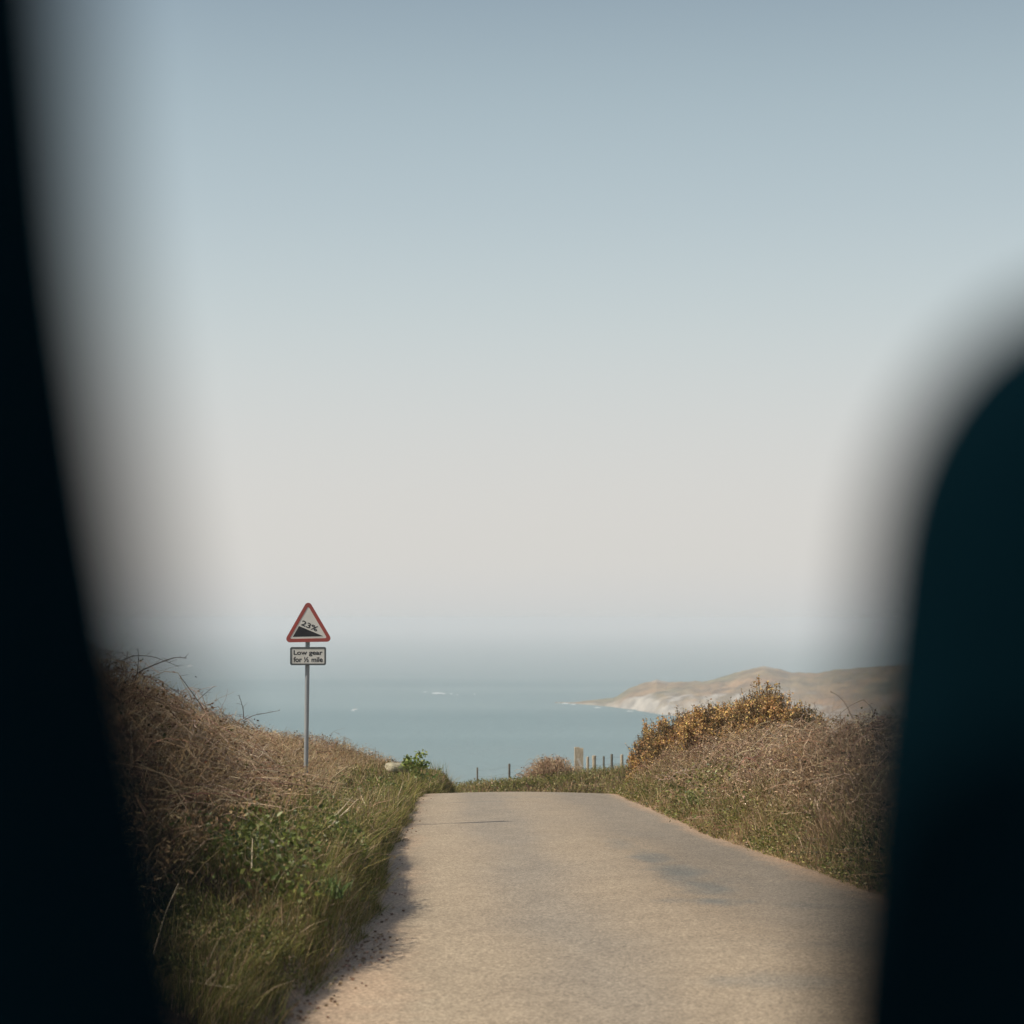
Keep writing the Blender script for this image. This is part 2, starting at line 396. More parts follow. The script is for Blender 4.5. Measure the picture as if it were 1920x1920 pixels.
sx_ = np.concatenate([-np.geomspace(42000, 50, 24), np.geomspace(50, 42000, 24)]); sy_ = np.concatenate([[-42000, -2000, 0], np.geomspace(200, 42000, 40)])
X, Y_ = np.meshgrid(sx_, sy_); ny, nx = X.shape
ii = np.arange(ny * nx).reshape(ny, nx)
quads = np.stack([ii[:-1, :-1], ii[:-1, 1:], ii[1:, 1:], ii[1:, :-1]], -1).reshape(-1, 4)
g.add(np.stack([X, Y_, np.zeros_like(X)], -1), quads)
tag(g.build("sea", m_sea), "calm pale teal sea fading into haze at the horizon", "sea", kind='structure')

# ------------------------------------------------------------------ headland
HP = np.array([1040, 1070, 1100, 1150, 1180, 1205, 1230, 1250, 1330, 1370, 1405, 1430, 1455, 1480, 1530, 1560, 1620, 1680, 1760, 1900, 2200, 2800], float)
HS = np.array([1321, 1317, 1313, 1308, 1290, 1281, 1274, 1279, 1277, 1264, 1254, 1249, 1253, 1261, 1263, 1257, 1252, 1248, 1243, 1236, 1225, 1215], float)
RY = np.interp(HP, [1040, 1150, 1430, 1680, 2200, 2800], [1870, 1850, 1800, 1680, 1500, 1400])
NY = np.interp(HP, [1040, 1070, 1100, 1150, 1240, 1330, 1430, 1680, 2200, 2800], [1860, 1848, 1822, 1772, 1630, 1560, 1470, 1290, 1100, 1000])
cols = np.linspace(1040, 2800, 520); cols = np.unique(np.concatenate([np.linspace(1040, 1720, 420), np.linspace(1720, 2800, 80)]))
ry = np.interp(cols, HP, RY); nyr = np.interp(cols, HP, NY); hs = np.interp(cols, HP, HS)
rz = np.maximum(CAM_Z - (hs - 1160) / F * ry, .4)
nv = 90
vv = np.linspace(-.04, 1.5, nv)
HV = np.zeros((nv, len(cols), 3)); HC = np.zeros((nv, len(cols), 3))
cliff = np.interp(cols, [1040, 1130, 1165, 1230, 1300, 1400, 1600, 2800], [.3, 1.5, 9, 9, 11, 9, 8, 8])
cliff = np.minimum(cliff, rz * .7)
for j, v in enumerate(vv):
    yy = nyr + (ry - nyr) * v
    xx = (cols - 960) / F * yy
    nA = fbm(xx / 26., yy / 40., 71, 5)
    face = sstep(0, .26, v + (nA - .5) * .16)
    hgt = cliff * face + (rz - cliff) * np.clip(sstep(.02, 1.05, v), 0, 1) ** .9
    if v > 1: hgt = hgt * (1 - sstep(1.02, 1.5, v)) - 3 * sstep(1.3, 1.5, v)
    hgt = hgt + (nA - .5) * np.minimum(rz, 12) * .55 * sstep(.0, .15, v) * (1 - sstep(.72, .98, v)) + (fbm(xx / 7., yy / 7., 73) - .5) * np.minimum(2.6, rz * .3) * sstep(0, .1, v)
    if v < 0: hgt = hgt * 0 - 2.5
    HV[j] = np.stack([xx, yy, hgt], 1)
    nB = fbm(xx / 12., yy / 30., 75, 5)
    rock = np.clip((1 - sstep(.06, .42, v + (nB - .5) * 1.0)) + .75 * np.exp(-((cols - 1236) / 16) ** 2) * sstep(.8, .97, v) + .9 * np.exp(-((cols - 1436) / 22) ** 2) * sstep(.93, 1., v)
                   + np.clip(nB - .62, 0, 1) * 3 * (1 - sstep(.2, .7, v)), 0, 1)
    rock = rock * np.interp(cols, [1040, 1130, 1150, 1500, 1700], [.45, .5, 1, .9, .7])
    heath = np.array([.27, .16, .075]); green = np.array([.125, .12, .06]); stone = np.array([.38, .35, .30])
    k = np.clip(fbm(xx / 50., yy / 80., 79) * 2.2 - .6 + .35 * sstep(1350, 1430, cols) * (v - .3), 0, 1)[:, None]
    c = green * (1 - k) + heath * k
    c = c * (.35 + 1.3 * fbm(xx / 9., yy / 18., 81)[:, None])
    HC[j] = c * (1 - rock[:, None]) + stone * (.45 + 1.0 * fbm(xx / 5., yy / 9., 83)[:, None]) * rock[:, None]
ii = np.arange(nv * len(cols)).reshape(nv, len(cols))
quads = np.stack([ii[:-1, :-1], ii[:-1, 1:], ii[1:, 1:], ii[1:, :-1]], -1).reshape(-1, 4)
g = MB(); g.add(HV.reshape(-1, 3), quads, HC.reshape(-1, 3))
m_head, t, b = mat_base("headland_turf_and_rock")
at = N(t, "ShaderNodeAttribute", attribute_name="Col"); t.links.new(at.outputs[0], b.inputs['Base Color'])
b.inputs['Roughness'].default_value = .95; b.inputs['Specular IOR Level'].default_value = .1
tag(g.build("headland", m_head), "long low headland with pale rocky point reaching left into the sea", "headland", kind='structure')

# ------------------------------------------------------------------ haze
hz = MB(); v, f = box_vf((0, 0, 39.5), (43500, 43500, 45.0)); hz.add(v, f)
m_haze = bpy.data.materials.new("sea_haze"); m_haze.use_nodes = True
t = m_haze.node_tree; t.nodes.clear()
o_ = N(t, "ShaderNodeOutputMaterial"); pv = N(t, "ShaderNodeVolumePrincipled")
pv.inputs['Color'].default_value = (.93, .945, .97, 1); pv.inputs['Density'].default_value = .00028; pv.inputs['Anisotropy'].default_value = 0.0
t.links.new(pv.outputs[0], o_.inputs['Volume'])
tag(hz.build("haze", m_haze, smooth=False), "pale sea haze", "haze", kind='stuff')

# ------------------------------------------------------------------ materials for plants and things
M_grass = veg_mat("grass_blades", .6, .3, .3)
M_dead = veg_mat("dead_stems", .85, .12, .15)
M_twig = veg_mat("bramble_wood", .85, 0, .2)
M_leaf = veg_mat("broad_leaves", .45, .25, .4)
M_flower = veg_mat("petals", .7, .3, .2)

def hue(n, cols, wts, var=.25):
    cols = np.array(cols); i = rng.choice(len(cols), n, p=np.array(wts) / sum(wts))
    return cols[i] * (1 + rng.normal(size=(n, 1)) * var).clip(.35, 1.8) * (1 + rng.normal(size=(n, 3)) * .05)
GREENS = [(.170, .185, .048), (.245, .240, .072), (.085, .104, .030), (.340, .305, .110)]
STRAWS = [(.46, .335, .19), (.36, .25, .135), (.56, .43, .27), (.27, .18, .10)]
TWIGS = [(.42, .295, .19), (.52, .385, .255), (.25, .17, .11), (.62, .50, .37)]

# ------------------------------------------------------------------ grass (stuff)
def grass_zone(side, y0, y1, d0, d1, n, per, hfun, straw, wid, lush=1.0, mb=None, spread=.05, greens=GREENS):
    nc = n // per
    cy = R(nc, y0, y1); cd = R(nc, d0, d1)
    cx = (xl(cy) - cd) if side < 0 else (xr(cy) + cd)
    tall = .55 + .9 * fbm(cx * 1.7, cy * 1.7, 91)
    i = np.repeat(np.arange(nc), per); m = len(i)
    off = rng.normal(size=(m, 2)) * spread
    x = cx[i] + off[:, 0]; y = cy[i] + off[:, 1]
    d = (xl(y) - x) if side < 0 else (x - xr(y))
    ok = d > .05 - .5 * np.clip(fbm(y * 2.6, x * .7, 99) - .45, 0, 1) * R(m)
    x, y, d, i, off = x[ok], y[ok], d[ok], i[ok], off[ok]; m = len(x)
    z = G(x, y) - .02
    ln = hfun(d, y) * tall[i] * np.where(R(m) < .05, R(m, 1.4, 2.6), R(m, .3, 1.05))
    sgn = 1. if side < 0 else -1.
    ld = rng.normal(size=(m, 2)) * .5 + off / spread * .6 + np.stack([np.full(m, .15 * sgn), np.full(m, -.05)], 1)
    # neighbouring tufts are combed the same way
    cang = fbm(x * .9, y * .9, 95) * 9
    ld += np.stack([np.cos(cang), np.sin(cang)], 1) * .25
    lean = np.concatenate([ld * .62, np.zeros((m, 1))], 1)
    st = np.clip(straw(d, y, x), 0, 1)
    isst = R(m) < st
    patch = (.55 + .9 * fbm(x * 2.2, y * 2.2, 97))[:, None]
    cg = hue(m, greens, [4, 3, 3, 1]) * patch; cs = hue(m, STRAWS, [4, 3, 2, 2])
    col = np.where(isst[:, None], cs, cg)
    tip = np.where(isst[:, None], cs * 1.1, cg * np.array([1.25, 1.1, 1.0]))
    blades(mb, np.stack([x, y, z], 1), ln, wid * R(m, .6, 1.3) * np.interp(y, [8, 13, 20, 30], [.62, .8, 1.2, 1.5]), lean, col, bend=R(m, .1, 1.0), tipcol=tip)

def fL(d, y): return np.interp(d, [0, .25, .8, 1.5, 3], [.10, .14, .14, .16, .18]) * np.clip(HL(y) / 1.4, .5, 1.1) * np.interp(y, [8, 13, 20], [.6, .8, 1.05])
def sL(d, y, x): return .18 + .75 * sstep(.9 + .35 * sstep(17, 22, y), 1.6 + .2 * sstep(17, 22, y), d) + 1.1 * (fbm(x * 1.1, y * 1.1, 101) - .42) + .15 * sstep(20, 30, y)
def fR(d, y): return np.interp(d, [0, .2, .6, 2], [.07, .13, .16, .16]) * np.clip(HR(y) / 1.4, .3, 1.1)
def sR(d, y, x): return .42 + .35 * sstep(.4, 1.0, d) + 1.5 * (fbm(x * 1.0, y * .8, 103) - .5)
gl = MB()
grass_zone(-1, 8, 19, 0, 2.6, 200000, 20, fL, sL, .0065, mb=gl)
grass_zone(-1, 19, 42, 0, 2.8, 150000, 14, fL, sL, .0065, mb=gl, spread=.06)
# low spilling tufts right along the tarmac edge
grass_zone(-1, 8, 41, 0, .34, 60000, 30, lambda d, y: .15 + 0 * d, lambda d, y, x: .18 + 0 * d, .005, mb=gl, spread=.05)
tag(gl.build("grass", M_grass), "long green and straw grass on the bank left of the lane", "grass", kind='stuff')
gr = MB()
grass_zone(1, 10, 24, 0.05, 1.7, 120000, 14, fR, sR, .0055, mb=gr)
grass_zone(1, 24, 36, 0.05, 1.6, 70000, 12, fR, sR, .006, mb=gr)
tag(gr.build("grass", M_grass), "shorter straw and green grass on the bank right of the lane", "grass", kind='stuff')
# far bank across the bend
gf = MB()
n = 52000
x = R(n, -4, 7); y = 43.6 + R(n) ** 1.2 * 6
ln = (.08 + .3 * fbm(x * 1.1, y * 1.1, 111)) * R(n, .4, 1.1)
ld = np.concatenate([rng.normal(size=(n, 2)) * .5, np.zeros((n, 1))], 1)
st = R(n) < (.30 + 1.3 * (fbm(x * 1.2, y, 113) - .5))
blades(gf, np.stack([x, y, G(x, y) - .02], 1), ln, .012 * R(n, .6, 1.2), ld, np.where(st[:, None], hue(n, STRAWS, [3, 3, 2, 2]), hue(n, GREENS, [4, 4, 2, 2])), bend=.6)
tag(gf.build("grass", M_grass), "low grass on the far bank below the fence posts", "grass", kind='stuff')

# ------------------------------------------------------------------ dead grass and thin stems (stuff)
def stems(mb, n, side, y0, y1, d0, d1, hfun, rad, cols, wts, K=7, wob=.16, droop=.5, lift=1.0):
    y = R(n, y0, y1); d = R(n, d0, d1)
    x = (xl(y) - d) if side < 0 else (xr(y) + d)
    z = G(x, y) - .03
    h = hfun(d, y) * R(n, .55, 1.12) * lift
    t_ = np.linspace(0, 1, K)
    an = R(n, 0, 2 * np.pi); dr_ = np.stack([np.cos(an), np.sin(an), 0 * an], 1) * R(n, .2, 1.)[:, None]
    pts = np.zeros((n, K, 3)); jit = np.cumsum(rng.normal(size=(n, K, 3)) * wob / K, axis=1) * h[:, None, None] * 2
    for k, tt in enumerate(t_):
        pts[:, k] = np.stack([x, y, z], 1) + dr_ * (tt ** 1.8 * h * .8)[:, None] + np.stack([0 * h, 0 * h, h * (tt - droop * R(n, .2, 1) * tt ** 3)], 1)
    jit[:, 0] = 0
    pts += jit
    yy_ = pts[..., 1]; dd_ = (xl(yy_) - pts[..., 0]) if side < 0 else (pts[..., 0] - xr(yy_))
    cap = zr(yy_) + (topL(dd_, yy_) if side < 0 else topR(dd_, yy_))
    ex_ = (np.maximum(pts[..., 2] - cap, 0).max(1) - R(n, 0, .10)).clip(0, 1.2)
    pts[..., 2] -= ex_[:, None]
    tubes(mb, pts, rad * R(n, .7, 1.4), hue(n, cols, wts))
def hBL(d, y): return vegL(d, y) * 1.02
def hBR(d, y): return vegR(d, y) * 1.0
sl = MB()
stems(sl, 22000, -1, 10, 24, .85, 3.0, hBL, .0034, STRAWS + [(.60, .48, .33)], [4, 4, 3, 4, 2])
stems(sl, 20000, -1, 22, 41, 1.0, 3.2, hBL, .0042, STRAWS, [4, 3, 4, 1])
stems(sl, 6000, -1, 9, 40, .2, 1.3, lambda d, y: fL(d, y) * 1.9, .0026, STRAWS, [3, 2, 5, 1])
tag(sl.build("dead_grass", M_dead), "tangled straw-coloured dead stems along the top of the left bank", "dead grass", kind='stuff')
sr = MB()
stems(sr, 26000, 1, 11, 35.5, .45, 2.6, hBR, .0034, TWIGS + STRAWS, [4, 3, 3, 1, 2, 2, 1, 2], wob=.3, droop=.8)
stems(sr, 4200, 1, 11, 35, .12, .7, lambda d, y: fR(d, y) * 1.4, .0026, STRAWS, [4, 3, 3, 2], wob=.2)
# dead leaves and crumpled bracken in the twigs
n = 42000
y = R(n, 11, 35.5); d = R(n, .35, 2.2); x = xr(y) + d
z = G(x, y) + hBR(d, y) * R(n, 0, .85)
leaves(sr, np.stack([x, y, z], 1), R(n, .015, .045), hue(n, TWIGS + STRAWS, [3, 3, 3, 1, 2, 3, 1, 2]), asp=.5)
tag(sr.build("dead_bracken", M_dead), "grey-brown dead bracken covering the face of the right bank", "bracken", kind='stuff')
n = 30000; sl2 = MB()
y = R(n, 9, 41); d = R(n, 1.2, 3.2); x = xl(y) - d
z = G(x, y) + hBL(d, y) * R(n, 0, .8)
leaves(sl2, np.stack([x, y, z], 1), R(n, .015, .05), hue(n, STRAWS + [(.10, .11, .04)], [3, 4, 1, 3, 2]), asp=.4)
n = 30000; y = R(n, 9, 19); d = R(n, .75, 2.2); x = xl(y) - d
z = G(x, y) + R(n, 0, .3)
leaves(sl2, np.stack([x, y, z], 1), R(n, .02, .05), hue(n, STRAWS + [(.10, .11, .04)], [2, 3, 1, 4, 2]), asp=.4)
tag(sl2.build("dead_leaves", M_dead), "dry fallen leaves caught in the stems of the left bank", "dead leaves", kind='stuff')

# broad green leaves low on the bank
gl2 = MB()
n = 520000; y = 8.5 + 31.5 * R(n) ** 1.3; d = R(n, .05, 2.2); x = xl(y) - d
keep = R(n) * (1 + 2.5 * sstep(1.0, 1.7, d)) < np.clip((fbm(x * 1.8, y * 1.8, 121) - .40) * 5, .08, 1); x, y, d = x[keep], y[keep], d[keep]; n = len(x)
z = G(x, y) + R(n, .15, 1.15) * fL(d, y)
leaves(gl2, np.stack([x, y, z], 1), R(n, .016, .045) * np.interp(y, [8, 12, 18], [.55, .75, 1.1]), hue(n, GREENS + STRAWS[:2], [4, 3, 3, 1.4, .8, .8]), asp=.45)
for (px, py, Yc, sx, sy, n) in [(470, 1620, 12.5, .55, .9, 1500), (390, 1600, 11.8, .4, .7, 800), (520, 1700, 11.5, .4, .5, 500), (420, 1450, 17.5, .5, .9, 500), (640, 1640, 14.5, .35, .7, 700), (600, 1540, 18.5, .3, 1.0, 500), (720, 1480, 27, .4, 2, 600)]:
    c = P(px, py, Yc)
    x = c[0] + rng.normal(size=n) * sx * .5; y = Yc + rng.normal(size=n) * sy * .5
    k = (xl(y) - x) > .1; x, y = x[k], y[k]; m = len(x)
    z = G(x, y) + R(m, .03, .26)
    leaves(gl2, np.stack([x, y, z], 1), R(m, .02, .055), hue(m, [(.13, .165, .04), (.19, .215, .055), (.08, .11, .025)], [3, 3, 2]), asp=.6)
c = P(1300, 1450, 27)
n = 900; x = c[0] + rng.normal(size=n) * .25; y = 25 + rng.normal(size=n) * 1.1
leaves(gl2, np.stack([x, y, G(x, y) + R(n, .05, .35)], 1), R(n, .03, .06), hue(n, GREENS, [3, 3, 2, 1]), asp=.6)
n = 70000; y = R(n, 11, 36); d = R(n, .03, 1.0); x = xr(y) + d
keep = R(n) < np.clip((fbm(x * 1.5, y * 1.2, 131) - .42) * 5, .1, 1) * (1 - .6 * sstep(.4, .9, d)); x, y, d = x[keep], y[keep], d[keep]; n = len(x)
leaves(gl2, np.stack([x, y, G(x, y) + R(n, 0, 1) * fR(d, y)], 1), R(n, .015, .045), hue(n, GREENS + STRAWS[:2], [3, 3, 3, 1, 1, 1]), asp=.5)
n = 26000; x = R(n, -4, 6); y = 43.8 + R(n) * 5
leaves(gl2, np.stack([x, y, G(x, y) + R(n, 0, .2)], 1), R(n, .03, .07), hue(n, GREENS + STRAWS[:2], [3, 3, 2, 2, 1, 1]), asp=.5)
tag(gl2.build("weeds", M_leaf), "patches of broad-leaved green weeds low on the banks", "weeds", kind='stuff')

# ------------------------------------------------------------------ bramble thickets (things)
def canes(mb, n, side, y0, y1, d0, d1, hmul, rad, K=12):
    y = R(n, y0, y1); d = R(n, d0, d1)
    x = (xl(y) - d) if side < 0 else (xr(y) + d)
    z = G(x, y) - .02
    hv = (vegL(d, y) if side < 0 else vegR(d, y)) * hmul * R(n, .7, 1.25)
    Ln = hv * R(n, .8, 1.8)
    an = R(n, 0, 2 * np.pi)
    di = np.stack([np.cos(an), np.sin(an), 0 * an], 1)
    t_ = np.linspace(0, 1, K)[None, :, None]
    arch = np.sin(np.pi * np.clip(t_ * R(n, .55, .95)[:, None, None], 0, 1))
    pts = np.stack([x, y, z], 1)[:, None] + di[:, None] * t_ ** 1.2 * Ln[:, None, None] + arch * hv[:, None, None] * np.array([0, 0, 1.])
    pts += np.cumsum(rng.normal(size=(n, K, 3)) * .022, 1) * (t_ > 0)
    yy_ = pts[..., 1]; dd_ = (xl(yy_) - pts[..., 0]) if side < 0 else (pts[..., 0] - xr(yy_))
    cap = zr(yy_) + (topL(dd_, yy_) if side < 0 else topR(dd_, yy_)) - .06
    ex_ = np.maximum(pts[..., 2] - cap, 0).max(1)          # a cane that would overtop the thicket is rooted lower / grows lower
    hi_ = pts[..., 2].max(1) - pts[:, 0, 2]; al_ = np.where(R(n) < .14, .34, .10) * R(n)
    sc_ = np.clip((hi_ - np.maximum(ex_ - al_, 0)) / np.maximum(hi_, .05), .12, 1)
    pts[..., 2] = pts[:, :1, 2] + (pts[..., 2] - pts[:, :1, 2]) * sc_[:, None]
    pts[..., 2] -= (np.maximum(pts[..., 2] - cap, 0).max(1) - al_).clip(0, .6)[:, None] * .8
    col = hue(n, TWIGS + [(.26, .13, .10)], [3, 3, 3, 2, 2])
    tubes(mb, pts, rad * R(n, .7, 1.3), col)
    # side twigs
    m = n * 3; i = rng.integers(0, n, m); k = rng.integers(3, K, m)
    b0 = pts[i, k]; K2 = 5
    dv = rng.normal(size=(m, 3)); dv[:, 2] = dv[:, 2] * .5; dv /= np.linalg.norm(dv, axis=1, keepdims=True)
    ll = R(m, .08, .32)
    q = b0[:, None] + dv[:, None] * np.linspace(0, 1, K2)[None, :, None] * ll[:, None, None] + np.cumsum(rng.normal(size=(m, K2, 3)) * .012, 1)
    q[:, 0] = b0
    tubes(mb, q, rad * .5 * R(m, .7, 1.2), col[i])
    # a few leaves
    m = n * 5; i = rng.integers(0, n, m); k = rng.integers(2, K, m)
    return pts[i, k] + rng.normal(size=(m, 3)) * .04
def thicket(args, loc, label, leafcols):
    r = empty("bramble_thicket", loc, label, "bramble")
    mb = MB(); pos = canes(mb, *args)
    mb.build("canes", M_twig, r, origin=loc)
    lb = MB(); leaves(lb, pos, R(len(pos), .02, .045), hue(len(pos), leafcols, [1] * len(leafcols)), asp=.6)
    lb.build("leaves", M_dead, r, origin=loc)
    return r
def gpt(x, y): return (x, y, float(G(x, y)))
BRL = [(.20, .11, .05), (.28, .17, .09), (.08, .08, .03), (.13, .07, .04)]
thicket((800, -1, 10.5, 20, 1.4, 3.2, 1.05, .0045), gpt(-3.2, 15), "tall dark tangle of bare bramble canes standing over the left end of the bank", BRL)
thicket((300, -1, 20, 39, 1.6, 3.0, .95, .0034), gpt(-3.6, 27), "low bramble canes arching out of the dead grass either side of the sign pole", BRL)
thicket((950, 1, 11, 24, .7, 2.7, 1.05, .0046), gpt(4.3, 18), "grey tangle of leafless bramble canes on the right bank, nearer than the gorse", BRL)
thicket((480, 1, 25, 35.2, .6, 2.4, .92, .0042), gpt(3.2, 30), "brown bramble canes on the right bank below the orange gorse", BRL)
# brown bramble mound on the far bank
loc = gpt(1.1, 45.8)
r = empty("bramble_thicket", loc, "small pinkish brown bramble mound on the far bank beside the thick gatepost", "bramble")
mb = MB(); n = 1500; K = 8
cx0 = P(1035, 1440, 46)[0]
x = cx0 + rng.normal(size=n) * .38; y = 47.4 + rng.normal(size=n) * .3
hh = np.exp(-((x - cx0) / .6) ** 2) * .66 * R(n, .5, 1.05)
an = R(n, 0, 2 * np.pi); t_ = np.linspace(0, 1, K)[None, :, None]
pts = np.stack([x, y, G(x, y)], 1)[:, None] + np.stack([np.cos(an), np.sin(an), 0 * an], 1)[:, None] * t_ * R(n, .1, .5)[:, None, None] + np.sin(np.pi * t_ * .7) * hh[:, None, None] * np.array([0, 0, 1.])
pts += np.cumsum(rng.normal(size=(n, K, 3)) * .015, 1) * (t_ > 0)
tubes(mb, pts, .006 * R(n, .6, 1.3), hue(n, [(.42, .30, .19), (.52, .40, .26), (.30, .20, .12)], [1, 1, 1]))
mb.build("canes", M_twig, r, origin=loc)
lb = MB(); m = 2500; i = rng.integers(0, n, m); k = rng.integers(2, K, m)
leaves(lb, pts[i, k], R(m, .03, .06), hue(m, [(.34, .21, .13), (.44, .30, .18)], [1, 1]), asp=.6)
lb.build("leaves", M_dead, r, origin=loc)

def hitY(px, py, lift=.0):
    for Yh in np.arange(8.5, 41, .04):
        p = P(px, py, Yh); d_ = float(xl(Yh)) - p[0]
        if d_ > 0:
            if p[2] < G(p[0], Yh) + float(fL(d_, Yh)) * .6 + lift: return Yh
    return None
# arching sprays that stand clear against the sea (each one a shoot of its own)
def shoot(label, pix, Y, r=.006, name="bramble_shoot", cols=(.13, .095, .075), group=None):
    pts = np.array([P(px, py, Y + dy) for (px, py, dy) in pix])
    # smooth
    tt = np.linspace(0, len(pts) - 1, 4 * len(pts)); base = np.arange(len(pts))
    q = np.stack([np.interp(tt, base, pts[:, i]) for i in range(3)], 1)
    for _ in range(2): q[1:-1] = (q[:-2] + 2 * q[1:-1] + q[2:]) / 4
    loc = q[0].copy()
    mb = MB(); tubes(mb, q[None], np.array([r]), np.array([cols]), 5)
    for k in range(2, len(q) - 1, 2):
        dv = rng.normal(size=3); dv[2] = abs(dv[2]) * .5; dv /= np.linalg.norm(dv)
        tw = q[k] + dv * np.linspace(0, 1, 4)[:, None] * random.uniform(.02, .09)
        tubes(mb, tw[None], np.array([r * .45]), np.array([cols]), 3)
    o = mb.build(name, M_twig, origin=loc); o.location = loc
    return tag(o, label, "bramble shoot" if name == "bramble_shoot" else "dry stalk", group)
gS = "bramble shoots standing clear against the sea"
shoot("long forked bramble shoot arching furthest right over the sea at the left end", [(238, 1300, 0), (255, 1262, 0), (300, 1242, 0), (330, 1232, 0), (350, 1234, 0)], 15.5, group=gS)
shoot("upright bramble shoot at the left end crossing the arching one", [(250, 1290, 0), (258, 1262, 0), (260, 1240, 0), (259, 1215, 0)], 15.5, .005, group=gS)
shoot("bramble shoot curving low from the left edge under the forked one", [(225, 1240, 0), (250, 1229, 0), (285, 1230, 0), (320, 1243, 0), (335, 1250, 0)], 15.8, .004, group=gS)
shoot("straight dark shoot leaning left above the brambles, left of the sign", [(385, 1335, 0), (365, 1305, 0), (345, 1278, 0), (336, 1265, 0)], 20, group=gS)
shoot("small shoot branching right from the straight leaning one", [(372, 1312, 0), (385, 1300, 0), (402, 1286, 0)], 20, .004, group=gS)
shoot("short curved shoot rising midway between the tangle and the sign", [(457, 1348, 0), (456, 1330, 0), (452, 1315, 0), (448, 1303, 0)], 24, .006, group=gS)
shoot("flat shoot pointing right toward the sign pole", [(455, 1352, 0), (475, 1341, 0), (505, 1336, 0), (525, 1332, 0)], 24, .005, group=gS)
shoot("pale shoot leaning left over the headland above the right brambles", [(1600, 1350, 0), (1585, 1318, 0), (1570, 1303, 0), (1556, 1296, 0)], 20, .006, cols=(.42, .34, .27), group=gS)
shoot("thin upright pale shoot over the right brambles", [(1628, 1360, 0), (1630, 1335, 0), (1633, 1312, 0)], 19, .004, cols=(.36, .30, .25), group=gS)
# long pale dry stalks
gD = "long pale dry stalks lying across the left bank"
PALE = (.66, .55, .37)
dry = [("long straight pale stalk rising to the right just below the sign pole", [(556, 1522), (590, 1478), (622, 1434)], 21),
       ("second straight pale stalk, parallel and right of the one below the pole", [(585, 1500), (618, 1462), (652, 1436)], 22),
       ("lowest long pale stalk, curving up to the right in mid bank", [(575, 1585), (612, 1556), (645, 1524), (672, 1498)], 17),
       ("pale stalk close above the lowest curved one", [(585, 1570), (615, 1545), (640, 1518), (662, 1494)], 17.6),
       ("short leaning pale stalk at the left of the mid bank", [(505, 1545), (516, 1510), (534, 1462)], 18),
       ("pale stalk leaning right from the left mid bank with bent tip", [(520, 1500), (524, 1478), (540, 1460)], 19),
       ("pale stalk leaning left in the mid bank", [(690, 1520), (676, 1490), (672, 1476)], 22),
       ("bent pale stalk standing in the brown stems left of the sign", [(396, 1420), (404, 1385), (402, 1374), (390, 1364)], 18.5),
       ("arched pale cane in the dark tangle at the left end", [(310, 1392), (305, 1370), (285, 1358), (255, 1358), (230, 1370)], 14.5),
       ("slanted pale stalk low in the shade at the bottom left", [(290, 1790), (312, 1710), (336, 1656)], 10.2),
       ("almost flat pale stalk lying at the very bottom left", [(344, 1838), (380, 1844), (436, 1852)], 9.7),
       ("short pale stalk standing upright beside the broad green leaves", [(472, 1632), (473, 1598), (474, 1572)], 12.4)]
for lb_, px_, Yc in dry:
    q = []
    for k, (a_, b_) in enumerate(px_):
        hY = hitY(a_, b_, .06)
        q.append((a_, b_, (hY if hY and abs(hY - Yc) < 3 else Yc) - .06 - Yc))
    m_ = min(q_[2] for q_ in q); q = [(a_, b_, .8 * c_ + .2 * m_) for a_, b_, c_ in q]
    shoot(lb_, q, Yc, .0085 if Yc > 16 else .005, "dry_stalk", PALE, gD)

